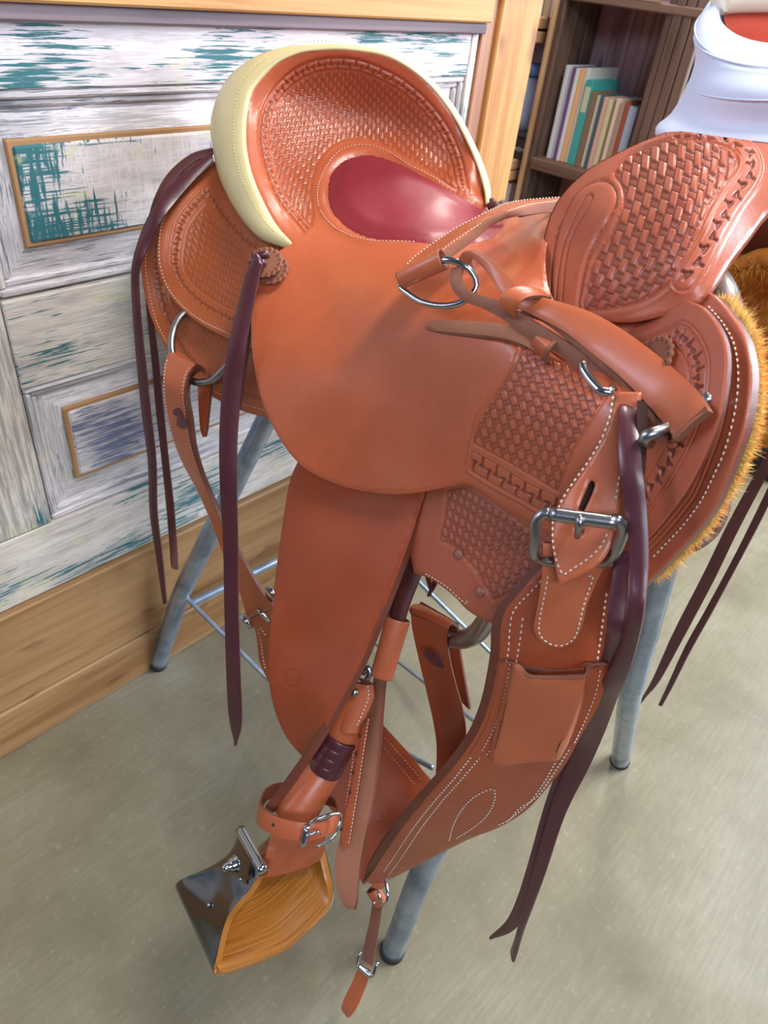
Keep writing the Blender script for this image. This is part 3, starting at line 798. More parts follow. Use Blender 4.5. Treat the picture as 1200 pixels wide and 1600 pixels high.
tube('handle', plain('jug_white2', lin(226, 230, 240), .3), jg, [(2.505, 1.033, .965), (2.505, 1.052, .96), (2.505, 1.054, .93), (2.505, 1.034, .918)], .005, 8)

# ================================================================== THE SADDLE
SADDLE = thing('western_saddle', 'tan leather western saddle with basketweave tooling and burgundy seat pad, on the metal stand', 'saddle', O)
def lin_d(c, sc=1.): return c

# ---- distance of the leather surfaces (x, y, metres in front of the lens plane)
D_seat = TPS([(455,380,.925),(430,350,.94),(408,310,.953),(384,230,.965),(384,190,.97),(404,126,.969),(432,98,.966),(468,82,.963),(505,77,.96),(450,150,1.0),(560,80,.958),(600,86,.96),(640,105,.966),(675,136,.975),(705,175,.985),(745,255,.995),(762,325,.99),
    (470,260,1.0),(480,200,1.01),(560,180,1.025),(620,200,1.025),(700,260,1.015),(482,330,.972),(498,380,.925),(560,290,.99),(620,290,.985),(680,320,.965),(600,350,.945),(742,386,.915),(770,352,1.0),(812,338,1.02),(890,322,.90),(800,394,.805),(835,364,.79),(855,350,.79),
    (402,440,.905),(392,500,.895),(396,570,.89),(415,645,.885),(465,722,.872),(520,755,.858),(590,771,.825),(640,771,.795),(730,760,.750),(830,822,.676),(600,600,.80),(500,600,.845),(500,460,.885),(600,450,.83),(740,600,.71),(700,450,.77),(780,450,.72),(850,560,.645),(850,440,.71),(930,600,.60),(930,500,.655),(880,850,.645),(985,620,.575)])
M2 = [M_seat, M_edge]
seat_out = [(455,379,'c'),(428,398),(403,435),(392,500),(396,570),(415,645),(462,720),(520,755),(590,771),(640,771),(690,763),(722,757),(738,761),(775,787),(830,820),(884,853,'c'),
    (945,740),(985,620),(962,530,'c'),(930,508),(885,490),(862,460),(852,420),(854,380),(872,345),(890,322,'c'),(820,322),(763,322),(757,295),(745,255),(725,210),(705,175),(675,136),(640,106),(600,86),(545,77),(505,77),(468,82),(432,98),(404,126),(390,150),(384,190),(384,230),(392,270),(408,310),(430,350)]
dish = [(474,366,'c'),(460,348),(432,312),(414,270),(404,230),(403,204),(408,172),(420,146),(440,122),(464,103),(490,92),(520,88),(545,89),(570,94),(600,106),(630,122),(660,146),(684,172),(706,204),(720,236),(729,270),(736,306,'c'),
    (708,296),(672,272),(640,252),(606,232),(580,221),(552,217),(532,222),(514,234),(500,252),(492,272),(488,292),(489,316),(491,338),(486,358)]
dish_o = dish[:22]; dish_i = [dish[21]] + dish[22:] + [dish[0]]
dish_o = [p[:2] for p in dish_o]; dish_i = [p[:2] for p in dish_i]
jp = [(838,520,'c'),(803,528),(806,548),(795,575),(768,612),(745,645),(735,680),(729,712),(728,735),(742,748),(775,768),(820,793),(872,824,'c'),(930,740),(972,620),(950,560,'c'),(905,566),(870,548)]
bw = [(814,538,'c'),(800,572),(772,615),(750,650),(738,680),(734,693,'c'),(770,712),(810,735),(872,772,'c'),(900,700),(950,620,'c'),(905,572),(870,562),(840,548)]
kb = [(736,704,'c'),(734,732,'c'),(745,742),(790,768),(868,812,'c'),(882,782,'c'),(820,752),(770,722)]
def rel_seat(c):
    h = np.zeros(len(c.P)); tone = np.zeros(len(c.P))
    m = c.inside(dish); do, so = c.line(dish_o); di, si = c.line(dish_i)
    band = m & (do < .0175) & (di > .003)
    x = meander(so, (do - .0100) / .0058, .0180, .0116)
    inb = sstep(.004, .005, do) * (1 - sstep(.0155, .0165, do))
    hb = -.0014 + .0015 * x * inb; 
    mid = m & (do >= .0175)
    k = sstep(.0185, .0215, do) * sstep(.0015, .006, di)
    B_ = basket(c.du, c.dv, .0060, .0150)
    hm = -.0012 * sstep(.0175, .0185, do) + k * .0011 * B_
    fan = (1 - sstep(.0, .0024, np.hypot((si % .0058) - .0029, np.maximum(di - .0012, 0) * 1.1))) 
    h = np.where(band, hb * sstep(0, .002, np.minimum(do, di)), np.where(m, (hm + .0004 * fan) * sstep(0, .0015, di), 0))
    h += -.0007 * np.exp(-((do - .0035) / .0007) ** 2) * m - .0009 * np.exp(-((do - .0172) / .0008) ** 2) * m * (di > .002)
    h += .0010 * np.exp(-(do / .0022) ** 2) * (~m) + .0008 * np.exp(-(di / .0020) ** 2) * (~m)
    tone = np.where(m, np.clip(.10 + .5 * (1 - B_) * (do > .0175) * k + .5 * (1 - x) * inb * band, 0, 1), 0)
    # rim roll just inside the rawhide binding, long lines beside it
    # swell round the inlay
    di2, _ = c.line(inlay_o, True); m2 = c.inside(inlay_o)
    h += .0022 * np.exp(-((di2 - .009) / .006) ** 2) * (~m2) - .003 * m2 * sstep(0, .003, di2)
    # front jockey panel
    b = c.inside(jp); 
    if b.any():
        dj, sj = c.line(jp, True); mb = c.inside(bw); db, sb = c.line(bw, True); mk_ = c.inside(kb); dk, sk = c.line([(735,718),(790,752),(875,797)])
        dke, _ = c.line(kb, True); q = basket((c.px[:, 0] - .28 * (c.px[:, 1] - 650)) * .963 * .66 / FPX, (c.px[:, 1] + .28 * (c.px[:, 0] - 820)) * .963 * .66 / FPX, .0068, .0142)
        kk = sstep(.001, .004, db)
        h += np.where(mb, -.0011 * sstep(0, .0012, db) + kk * .0013 * q, 0)
        tone += np.where(mb, .08 + .6 * (1 - q) * kk, 0)
        xk = meander(sk, np.clip(c.kt, -1.4, 1.4), .0215, .0125)
        h += np.where(mk_, -.0016 * sstep(0, .001, dke) + .0017 * xk * sstep(.0006, .0016, dke), 0); tone += np.where(mk_, .05 + .8 * (1 - xk), 0)
        h += np.where(b, .0006 * np.exp(-((dj - .0022) / .0013) ** 2) - .0008 * np.exp(-(dj / .0007) ** 2) - .0006 * np.exp(-((dj - .0046) / .0006) ** 2), 0)
    # crease along the free edge
    h += -.0004 * np.exp(-((c.d - .004) / .0006) ** 2) * (c.px[:, 1] > 430)
    return h, np.clip(tone, 0, .9)
inlay_o = [(510,300),(513,276),(524,258),(545,244),(580,239),(620,250),(660,270),(700,292),(735,312),(765,332),(790,347),(760,374),(700,383),(640,377),(590,374),(550,361),(522,337),(512,318)]
def seat_hook(c):
    sc_ = c.dep(c.px[:, 0], c.px[:, 1]) / FPX; x_, y_ = c.px[:, 0], c.px[:, 1]
    c.du = (x_ - 540 + .10 * (y_ - 200) - .0011 * (x_ - 520) * (y_ - 200)) * sc_ * 1.0; c.dv = (y_ + .10 * (x_ - 540) + .0009 * (x_ - 540) ** 2 * .5) * sc_
    # second weave direction for the front panel, and the offset across the key band
    a0 = P(770., 640., D_seat(770., 640.)); a1 = P(800., 720., D_seat(800., 720.)); ev = (a1 - a0) / np.linalg.norm(a1 - a0)
    k = ((c.px - np.array([820, 650])) ** 2).sum(1).argmin(); eu = np.cross(ev, c.N[k]); eu /= np.linalg.norm(eu)
    c.uu = (c.P - a0) @ eu; c.vv = (c.P - a0) @ ev
    L = spline([(735,718),(790,752),(880,800)], 3); LP = P(L[:, 0], L[:, 1], D_seat(L[:, 0], L[:, 1])); d, s = dist_poly(c.P, LP)
    j = ((c.px[:, None] - L[None, ::4]) ** 2).sum(-1).argmin(1) * 4
    side = np.sign((c.px[:, 1] - L[np.minimum(j, len(L) - 1), 1]) * 1.0 - (c.px[:, 0] - L[np.minimum(j, len(L) - 1), 0]) * .55)
    c.kt = side * d / .00625
def rel_seat2(c): seat_hook(c); return rel_seat(c)
seat = patch('seat', M2, SADDLE, seat_out, D_seat, .0048, 4.5, fine=[dish, jp], fstep=1.35, relief=rel_seat2, uax=((470, 300), (478, 200), (540, 170)), rnd=.0018)

# burgundy padded inlay
D_in = lambda x, y: D_seat(x, y) - .0005
def rel_pad(c): return .0065 * sstep(0, .030, c.d) + .0022 * sstep(0, .004, c.d) - .003
pad = patch('padded_inlay', M_burg, seat, inlay_o, D_in, .004, 4, relief=rel_pad, rnd=.002); pad['label'] = 'smooth burgundy leather pad let into the seat'
st1 = [(498,325),(496,300),(503,276),(516,252),(534,236),(556,229),(580,229),(600,236),(620,247),(640,260),(670,275),(690,287),(716,305)]
st2 = [(500,330),(508,342),(520,355),(538,366),(556,373),(580,378),(620,379),(655,381)]
stitches('seat_stitching', seat, [surf_path(st1, D_seat, .0026), surf_path(st2, D_seat, .0024)], M_thread, .0052, .6, .0007)

# cantle: rawhide binding rolled over the rim
ci = [(455,379,.924),(430,350,.94),(408,310,.953),(392,270,.96),(384,230,.965),(384,190,.97),(390,150,.970),(404,126,.969),(432,98,.966),(468,82,.963),(505,77,.96),(545,77,.958),(600,86,.96),(640,106,.966),(675,136,.975),(705,175,.985),(725,210,.99),(745,255,.995),(757,295,.992),(760,318,.985)]
co_ = [(448,388,.93),(405,371,.955),(372,332,.985),(346,281,1.005),(335,235,1.015),(331,190,1.02),(343,150,1.02),(360,121,1.01),(389,96,.998),(430,78,.985),(480,72,.975),(540,72,.968),(597,80,.966),(640,99,.974),(678,130,.983),(710,169,.992),(731,206,.997),(752,251,1.003),(765,293,1.0),(765,318,.99)]
A_ = np.array([P(*q) for q in ci]); B_ = np.array([P(*q) for q in co_])
def roll_mesh(name, A, B, mat, parent, bul, seg=16):
    """tube of lens-shaped section between two rails, bulging forwards and back"""
    n = 90; a = resample(spline([tuple(p) for p in A], .004, False, 3), n); b = resample(spline([tuple(p) for p in B], .004, False, 3), n)
    # pair by control fraction
    def pair(C):
        s = spline([tuple(p) for p in C], 1e9, False, 3)
        out = []; m_ = len(C)
        for t in np.linspace(0, m_ - 1, n):
            i = min(int(t), m_ - 2); q = t - i; p1, p2 = C[i], C[i + 1]; p0 = C[i - 1] if i else 2 * p1 - p2; p3 = C[i + 2] if i + 2 < m_ else 2 * p2 - p1
            out.append(.5 * (2*p1 + (p2-p0)*q + (2*p0-5*p1+4*p2-p3)*q*q + (3*p1-p0-3*p2+p3)*q**3))
        return np.array(out)
    a, b = pair(A), pair(B); T = np.gradient((a + b) / 2, axis=0); T /= np.linalg.norm(T, axis=1, keepdims=True)
    V = []; F = []
    for i in range(n):
        x = b[i] - a[i]; w = np.linalg.norm(x); x = x / w; N = np.cross(T[i], x); N /= np.linalg.norm(N)
        if N @ (CAM - a[i]) < 0: N = -N
        e = np.sin(np.pi * min(1, (i + 1.2) / 7)) if i < 3 else 1.
        for k in range(seg):
            q = 2 * math.pi * k / seg; c, s_ = math.cos(q), math.sin(q)
            bl_ = bul * (1 - .72 * float(sstep(.30, .48, i / n)))
            V.append((a[i] + b[i]) / 2 + x * (w / 2 + .0006) * c + N * s_ * min(bl_, w * .34 + .0008) * (1.0 if s_ > 0 else 1.25) * max(e, .4))
    for i in range(n - 1):
        for k in range(seg): F.append((i * seg + k, i * seg + (k + 1) % seg, (i + 1) * seg + (k + 1) % seg, (i + 1) * seg + k))
    F.append(tuple(range(seg))[::-1]); F.append(tuple((n - 1) * seg + k for k in range(seg)))
    return mesh_obj(name, V, F, mat, parent), a, b
cb_, ra, rb = roll_mesh('cantle_binding', A_, B_, M_raw, SADDLE, .011); cb_['label'] = 'cream rawhide binding rolled over the cantle rim'
q = ra * .80 + rb * .20; q2 = []
for i in range(len(q)):
    x = rb[i] - ra[i]; T_ = ra[min(i + 1, len(ra) - 1)] - ra[max(i - 1, 0)]; N_ = np.cross(T_, x); N_ /= np.linalg.norm(N_); N_ *= np.sign(N_ @ (CAM - q[i])); q2.append(N_)
q2 = np.array(q2); w_ = np.linalg.norm(rb - ra, axis=1); stitches('binding_stitching', cb_, [((q + q2 * np.minimum(.011, w_ * .34 + .0008)[:, None] * .83)[3:52], q2[3:52])], M_raw, .005, .62, .0007)
# back of the cantle, closing the dish from behind
bc_ = []
cen = LOC(-.27, .02, 1.00)
Vb, Fb = [], []
for i in range(90):
    for k in range(6):
        t = k / 5; p = rb[i] * (1 - t) + (cen + (rb[i] - cen) * .3) * t; Vb.append(p - FW * (.050 * math.sin(math.pi * min(t, .5)) + .004))
for i in range(89):
    for k in range(5): a = i * 6 + k; Fb.append((a, a + 6, a + 7, a + 1))
mesh_obj('cantle_back', Vb, Fb, M_skirt, SADDLE)

# ---- skirts
D_skr = TPS([(240,315,1.035),(226,360,1.045),(220,400,1.055),(232,485,1.085),(268,560,1.085),(330,618,1.035),(417,652,.975),(330,236,1.06),(300,440,1.075),(345,300,1.065),(400,400,1.03),(380,520,1.015),(440,520,.965),(470,600,.94)])
skr = [(330,236,'c'),(295,252),(262,280),(240,315),(226,358),(220,400),(222,440),(232,485),(246,520),(268,560),(298,596),(330,619),(370,639),(417,653),(455,660,'c'),(480,600),(460,500),(430,400,'c'),(350,300)]
def key_border(c, d0, w, p=.017, amp=.0010, cut=None):
    x = meander(c.s, (c.d - d0) / (w / 2), p, w); inb = (np.abs(c.d - d0) < w / 2)
    e = sstep(0, .0010, w / 2 - np.abs(c.d - d0))
    h = inb * (-amp + amp * x) * e * 1.6
    h -= .0006 * np.exp(-((c.d - d0 + w / 2 + .0018) / .0006) ** 2) + .0006 * np.exp(-((c.d - d0 - w / 2 - .0018) / .0006) ** 2)
    return h, inb * (1 - x) * .6 * e
def rel_skr(c):
    h, t = key_border(c, .024, .011); q = basket(c.u, c.v); k = sstep(.036, .040, c.d)
    return h - .0008 * sstep(.034, .036, c.d) + k * .0009 * q, t + k * .3 * (1 - q)
skirt_r = patch('rear_skirt', [M_skirt, M_edge], SADDLE, skr, D_skr, .009, 4, fine=[skr], fstep=2.0, relief=rel_skr, uax=((300, 400), (310, 470)), rnd=.0022)
stitches('skirt_stitching', skirt_r, [surf_path([(229,385),(228,420),(233,455),(243,497),(258,530),(280,565)], D_skr, .0006), surf_path([(326,606),(345,617),(372,629),(418,642)], D_skr, .0006)], M_thread, .0050, .66, .0007)
D_rj = TPS([(333,256,1.035),(282,297,1.022),(247,370,1.03),(246,412,1.04),(257,450,1.05),(280,480,1.045),(312,505,1.025),(350,525,1.0),(380,542,.98),(410,520,.950),(430,420,.95),(380,340,1.005),(340,400,1.030),(320,320,1.030),(440,380,.96),(420,470,.950)])
rj = [(337,250,'c'),(312,270),(282,297),(257,332),(247,370),(245,412),(257,450),(280,480),(312,506),(350,527),(385,545),(408,550,'c'),(416,500),(432,440),(462,392,'c'),(440,372),(400,350),(365,310),(345,275)]
def rel_rj(c):
    h, t = key_border(c, .0265, .0105); q = basket(c.u, c.v); k = sstep(.038, .042, c.d)
    h = h - .0008 * sstep(.036, .038, c.d) + k * .0010 * q - .0005 * np.exp(-((c.d - .0155) / .0006) ** 2) - .0004 * np.exp(-((c.d - .0125) / .0005) ** 2)
    return h, t + k * .35 * (1 - q)
rjo = patch('rear_jockey', [M_skirt, M_edge], SADDLE, rj, D_rj, .005, 4, fine=[rj], fstep=1.5, relief=rel_rj, uax=((330, 400), (345, 470)), rnd=.0018)
stitches('jockey_stitching', rjo, [surf_path([(262,332),(253,352),(249,380),(250,412),(261,447),(284,477),(315,501),(350,518),(384,535)], D_rj, .0006)], M_thread, .0050, .64, .0007)

D_skf = TPS([(1165,560,.52),(1112,460,.56),(1172,607,.515),(1144,726,.53),(1080,840,.575),(1012,910,.61),(900,960,.66),(700,860,.785),(653,899,.82),(768,975,.74),(720,700,.775),(900,600,.655),(1000,600,.60),(1085,462,.575),(900,515,.665),(840,860,.70),(760,850,.745),(950,800,.63)])
skf = [(1085,455,'c'),(1112,458),(1142,490),(1162,522),(1172,560),(1173,607),(1163,671),(1144,726),(1124,776),(1112,800),(1080,840),(1046,876),(1012,910),(960,950),(900,975),(830,982),(768,975,'c'),(750,967),(728,953),(710,934),(688,916),(667,903),(645,896,'c'),(640,860),(655,800),(672,745,'c'),(720,690),(820,600),(880,510,'c'),(1000,478)]
rig_bw = [(698,763,'c'),(694,800),(688,830),(684,845,'c'),(703,852),(722,868),(745,895),(762,925),(770,940,'c'),(800,925),(840,895),(870,860,'c'),(850,846),(790,800),(735,762)]
def rel_skf(c):
    h = np.zeros(len(c.P)); tone = h.copy()
    m = c.inside(rig_bw); db, _ = c.line(rig_bw, True); q = basket(c.u, c.v, .0068, .0155); k = sstep(.001, .003, db)
    h += np.where(m, -.0008 + k * .0013 * q, 0); tone += np.where(m, .06 + .5 * (1 - q) * k, 0)
    # border lines down the front edge
    fr = (c.px[:, 0] > 985)
    for d0, a in ((.0175, .0009), (.021, .0007), (.0245, .0009)): h -= fr * a * np.exp(-((c.d - d0) / .0008) ** 2)
    x = meander(c.s, (c.d - .033) / .0060, .030, .0120); e = fr * (np.abs(c.d - .033) < .006)
    h += e * (-.0010 + .0010 * x); tone += e * .3 * (1 - x)
    h -= (~m) * .0012 * np.exp(-(db / .0010) ** 2); h += (~m) * .0009 * np.exp(-((db - .0028) / .0014) ** 2)
    return h, np.clip(tone, 0, .9)
skirt_f = patch('front_skirt', [M_jock, M_edge], SADDLE, skf, D_skf, .010, 4.5, fine=[rig_bw, [(985,930),(985,700),(1060,500),(1085,450),(1120,450),(1190,600),(1150,760),(1050,890)]], fstep=1.6, relief=rel_skf, uax=((730, 780), (752, 850), (760, 840)), rnd=.0022)
stitches('skirt_stitching', skirt_f, [surf_path([(1106,478),(1130,506),(1146,535),(1153,570),(1153,610),(1146,655),(1132,705),(1112,750),(1094,785),(1066,822),(1040,850),(1014,877)], D_skf, .0006),
    surf_path([(664,896),(680,905),(700,918),(718,935),(730,944),(729,935)], D_skf, .0006)], M_thread, .0050, .66, .0008)
for x, y in ((716.5, 866), (750, 924.5)):
    c0 = P(x, y, D_skf(x, y)); nn = surf_path([(x, y), (x + 3, y)], D_skf)[1][0]
    lathe('rivet', M_rivet, skirt_f, c0 - nn * .0002, nn, [(.001, .0), (.0062, .0), (.0064, .0012), (.0054, .0024), (.003, .0032), (.0005, .0034)], 18)

# fleece under the skirt: a felted body with a shaggy rim
D_fl = lambda x, y: D_skf(x, y) + .020
flo = [(1105,470,'c'),(1135,478),(1160,500),(1176,535),(1184,580),(1182,640),(1168,690),(1150,735),(1130,775),(1100,822),(1060,868),(1020,905),(980,930,'c'),(1000,800),(1080,600)]
fl = patch('fleece_lining', M_fleece, SADDLE, flo, D_fl, .010, 6, relief=lambda c: .0025 * np.sin(c.px[:, 0] * .6) * np.sin(c.px[:, 1] * .5), rnd=.006); fl['label'] = 'golden shaggy fleece showing beyond the skirt edge'
def tufts(name, parent, mat, path, dep, n, length, spread, w=.0006, dirf=None, curl=.35):
    L = spline(path, 2); V = []; F = []
    for _ in range(n):
        i = rng.integers(0, len(L) - 1); x, y = L[i]; tx, ty = L[i + 1] - L[i]; l = math.hypot(tx, ty); nx_, ny_ = -ty / l, tx / l
        a = rng.uniform(-spread, spread * .35)
        p = P(x + nx_ * a, y + ny_ * a, dep(x, y)) + rng.normal(0, .0015, 3) + RC @ np.array([0, 0, -1.]) * rng.uniform(0, .018)
        o = P(x + nx_ * 8, y + ny_ * 8, dep(x, y)) - P(x, y, dep(x, y)); o /= np.linalg.norm(o)
        d = o + rng.normal(0, curl, 3); d /= np.linalg.norm(d); ln = length * rng.uniform(.5, 1.1)
        s_ = np.cross(d, rng.normal(0, 1, 3)); s_ /= np.linalg.norm(s_); b = rng.normal(0, .22, 3) * ln; k = len(V)
        V += [p - s_ * w, p + s_ * w, p + d * ln * .5 + b * .5 + s_ * w * .8, p + d * ln * .5 + b * .5 - s_ * w * .8, p + d * ln + b * 1.3]
        F += [(k, k + 1, k + 2, k + 3), (k + 3, k + 2, k + 4)]
    return mesh_obj(name, V, F, mat, parent, kind='stuff')
tufts('fleece_fringe', fl, M_fleece, [(1128,470),(1152,492),(1172,530),(1180,580),(1178,640),(1166,690),(1148,735),(1126,775),(1095,822),(1056,864),(1024,896)][::-1], D_fl, 22000, .0105, 13, w=.00055, curl=.40)

# front jockey, a shaped piece over the skirt
D_fj = TPS([(1075,470,.558),(1134,545,.512),(1122,650,.512),(1075,760,.545),(1012,842,.588),(980,870,.61),(960,520,.635),(900,600,.640),(1000,600,.585),(960,700,.60)])
fj = [(1074,469,'c'),(1098,480),(1122,510),(1134,545),(1134,590),(1124,650),(1106,700),(1076,760),(1042,808),(1013,842),(985,866,'c'),(965,800),(940,700),(905,610),(930,545,'c'),(960,522),(1000,506),(1040,487)]
fjb = [(1066,500,'c'),(1090,520),(1103,552),(1106,590),(1098,640),(1080,690),(1052,742),(1020,788),(985,830)]
def rel_fj(c):
    d, s = c.line(fjb); inn = (c.d > .0165) & (c.px[:, 0] > 940)
    d2 = c.d - .0175
    x = meander(c.s, (d2 - .0085) / .0060, .0200, .0120); e = inn * (np.abs(d2 - .0085) < .0063)
    h = e * (-.0020 + .0021 * x) ; tone = e * .8 * (1 - x)
    for q in (.0150, .0175, ): h -= .0010 * np.exp(-((c.d - q) / .0007) ** 2)
    h += .0006 * np.exp(-((c.d - .0163) / .0009) ** 2) - .0007 * np.exp(-((d2 - .0165) / .0006) ** 2)
    return h, tone
fjo = patch('front_jockey', [M_jock, M_edge], SADDLE, fj, D_fj, .005, 4, fine=[fj], fstep=1.5, relief=rel_fj, rnd=.0016)

# ---- fork (swell)
D_fk = TPS([(1040,205,.645),(995,224,.675),(960,240,.69),(928,257,.71),(907,273,.725),(881,299,.74),(864,325,.75),(853,355,.752),(846,390,.748),(846,425,.738),(856,455,.715),(880,484,.685),(930,500,.64),(990,498,.60),(1050,482,.575),(1095,470,.562),(1112,453,.56),(1130,430,.565),(1174,369,.58),(1200,334,.585),
    (1250,290,.59),(1250,230,.61),(1120,213,.60),(1190,230,.592),(900,380,.705),(930,330,.680),(1000,300,.635),(1060,300,.585),(1100,350,.560),(1000,400,.600),(940,430,.640),(1050,420,.567)])
fk = [(1040,205,'c'),(995,223),(960,240),(928,257),(907,273),(881,299),(864,325),(853,355),(846,390),(846,425),(853,452),(872,478),(898,494),(930,501,'c'),(985,503),(1040,492),(1090,476),(1112,455,'c'),(1130,430),(1147,404),(1174,369),(1200,334),(1262,270,'c'),(1262,226,'c'),(1200,221),(1120,211),(1070,204)]
fbw = [(908,488,'c'),(916,450),(928,405),(950,372),(962,345),(972,318),(968,290),(958,276),(962,262),(985,240),(1020,225),(1060,215),(1100,218),(1140,228),(1152,240),(1156,256),(1148,274),(1130,296),(1112,325),(1096,360),(1078,395),(1060,425),(1044,448,'c'),(1010,470),(960,484)]
fmb = [(1050,212),(1105,215),(1150,224),(1170,238),(1176,258),(1168,280),(1148,308),(1128,342),(1110,375),(1090,410),(1068,437)]
loop1 = [(860,470),(862,420),(870,370),(885,330),(905,300),(930,284),(950,284),(962,298),(962,318),(950,345),(932,372),(918,405),(910,440),(906,480)]
loop2 = [(870,470),(875,420),(885,375),(900,340),(915,312),(924,304),(928,308),(922,322),(905,350),(892,380),(884,420),(880,470)]
def rel_fk(c):
    h = np.zeros(len(c.P)); tone = h.copy()
    m = c.inside(fbw); db, sb = c.line(fbw, True); tl_ = .30 + .0011 * (c.px[:, 1] - 330); q = basket((c.px[:, 0] + tl_ * (c.px[:, 1] - 340)) * .57 / FPX * .95, (c.px[:, 1] - .42 * (c.px[:, 0] - 1000)) * .57 / FPX * .95, .0066, .0190); k = sstep(.0005, .0045, db)
    h += np.where(m, -.0015 * sstep(0, .001, db) + k * .0021 * q, 0); tone += np.where(m, .06 + .62 * (1 - q) * k, 0)
    dm, sm = c.line(fmb); side = c.inside(fmb + [(1000,470),(930,400),(950,300),(1000,222)])
    t_ = np.where(side, -dm, dm) / .0060
    x = meander(sm, t_, .0240, .0120); e = (dm < .0068) * (~m); ee = e * sstep(0, .001, .0068 - dm)
    h += ee * (-.0022 + .0023 * x); tone += ee * .8 * (1 - x)
    h += (~m) * .0009 * np.exp(-((db - .0030) / .0013) ** 2)
    h += -.0009 * np.exp(-((dm - .0085) / .0007) ** 2) * (~m) + .0006 * np.exp(-((dm - .0105) / .0014) ** 2) * (~m)
    d1, _ = c.line(loop1); d2, _ = c.line(loop2); i1 = c.inside(loop1)
    h += -.0016 * np.exp(-(d1 / .0009) ** 2) - .0015 * np.exp(-(d2 / .0009) ** 2) + i1 * .0016 * sstep(0, .006, d1)
    tone += .5 * np.exp(-(d1 / .0011) ** 2) + .5 * np.exp(-(d2 / .0011) ** 2)
    e2 = (c.px[:, 0] < 1000) & (c.d > .0015) & (c.d < .0055) & (~i1) & (c.px[:, 1] < 470) & (c.px[:, 1] > 215)
    bead = np.abs(np.sin(c.s / .0030 * np.pi)); h += np.where(e2, -.0006 + .0008 * bead, 0); tone += np.where(e2, .3 * (1 - bead), 0)
    e3 = (~m) & (~i1) & (d1 > .0012) & (c.px[:, 1] < 300) & (c.px[:, 0] < 1010); 
    return h, np.clip(tone, 0, .9)
fork = patch('fork', [M_jock, M_edge], SADDLE, fk, D_fk, .006, 4.5, fine=[fbw, loop1, [(1040,206),(1110,208),(1165,215),(1190,240),(1185,290),(1120,400),(1080,450),(1040,460),(1100,300)], [(840,470),(840,350),(900,260),(1040,200),(1050,230),(920,285),(870,350),(862,480)]], fstep=1.45, relief=rel_fk, uax=((1030, 310), (1000, 400), (1010, 380)), rnd=.0022)
# far side of the fork so that it is a solid swell
cf = LOC(.24, .03, 1.10)
V = []; F = []
BO = spline(fk, 12, True); BO = P(BO[:, 0], BO[:, 1], D_fk(BO[:, 0], BO[:, 1])); nB = len(BO)
vd = RC @ np.array([0, 0, -1.]); vd = vd * .6 + np.array([.8, 0, -.25]); vd /= np.linalg.norm(vd)
for k in range(8):
    t = k / 7
    for p in BO:
        q = cf + (p - cf) * (1 - .75 * t ** 2.2) * (1 if k else .995); V.append(q + vd * (.001 + .115 * math.sin(t * math.pi / 2)))
for k in range(7):
    for i in range(nB): F.append((k * nB + i, k * nB + (i + 1) % nB, (k + 1) * nB + (i + 1) % nB, (k + 1) * nB + i))
F.append(tuple(7 * nB + i for i in range(nB)))
mesh_obj('fork_back', V, F, M_jock, SADDLE)

# ---- horn: neck wrapped in white cloth, cream hide cap
prof = [(232,1085,.07,),(223,1045,.07),(216,1030,.07),(207,1031,.07),(199,1038,.07),(192,1048,.08),(184,1057,.09),(170,1066,.10),(150,1076,.12),(128,1086,.15),(108,1093,.18),(90,1097,.22),(74,1098,.27),(60,1096,.33),(46,1097,.38),(32,1102,.42),(20,1110,.45),(12,1119,.46)]
V = []; F = []; sg = 48; hp = []
def hring(y_, xl, tau):
    xr = 1214 + (213 - y_) * .07; c = P(float(xr), float(y_), .65 - max(0, 213 - y_) * .0001); vd_ = (CAM - c) / np.linalg.norm(CAM - c)
    e1 = P(xr + 10., float(y_) + .4, .60) - P(float(xr), float(y_), .60); e1 -= vd_ * (e1 @ vd_); e1 /= np.linalg.norm(e1); upv = np.cross(vd_, e1); 
    if upv @ (P(xr + 0., y_ - 10., .6) - P(xr + 0., y_ + 0., .6)) < 0: upv = -upv
    r = np.linalg.norm(P(float(xl), float(y_), .65) - P(float(xr), float(y_), .65)); fl_ = .52 + .43 * float(sstep(40, 120, 232. - y_))
    e2 = vd_ * math.cos(tau) * fl_ - upv * math.sin(tau)
    return c, r, e1, e2
for i, (y_, xl, tau) in enumerate(prof):
    c, r, e1, e2 = hring(y_, xl, tau); hp.append((c, r, e1, e2))
    for k in range(sg):
        a = 2 * math.pi * k / sg; wv = .0005 * math.sin(3 * a + i * .9); V.append(c + (r + wv) * (math.cos(a) * e1 + math.sin(a) * e2))
for i in range(len(prof) - 1):
    for k in range(sg): F.append((i * sg + k, i * sg + (k + 1) % sg, (i + 1) * sg + (k + 1) % sg, (i + 1) * sg + k))
ct, rt, E1, E2 = hp[-1]; axd = np.cross(E1, E2); axd *= np.sign(axd @ (hp[-2][0] - ct)) * -1; axd /= np.linalg.norm(axd)
n0_ = (len(prof) - 1) * sg; b_ = len(V)
for q, dz in ((.93, .0015), (.86, -.001), (.80, -.012)):
    for k in range(sg): a = 2 * math.pi * k / sg; V.append(ct + rt * q * (math.cos(a) * E1 + math.sin(a) * E2) + axd * dz)
lv = [n0_, b_, b_ + sg, b_ + 2 * sg]
for l0, l1 in zip(lv[:-1], lv[1:]):
    for k in range(sg): F.append((l0 + k, l0 + (k + 1) % sg, l1 + (k + 1) % sg, l1 + k))
wrap = mesh_obj('horn_wrap', V, F, M_wrap, SADDLE); wrap['label'] = 'white elastic cloth wrapped around the horn neck'
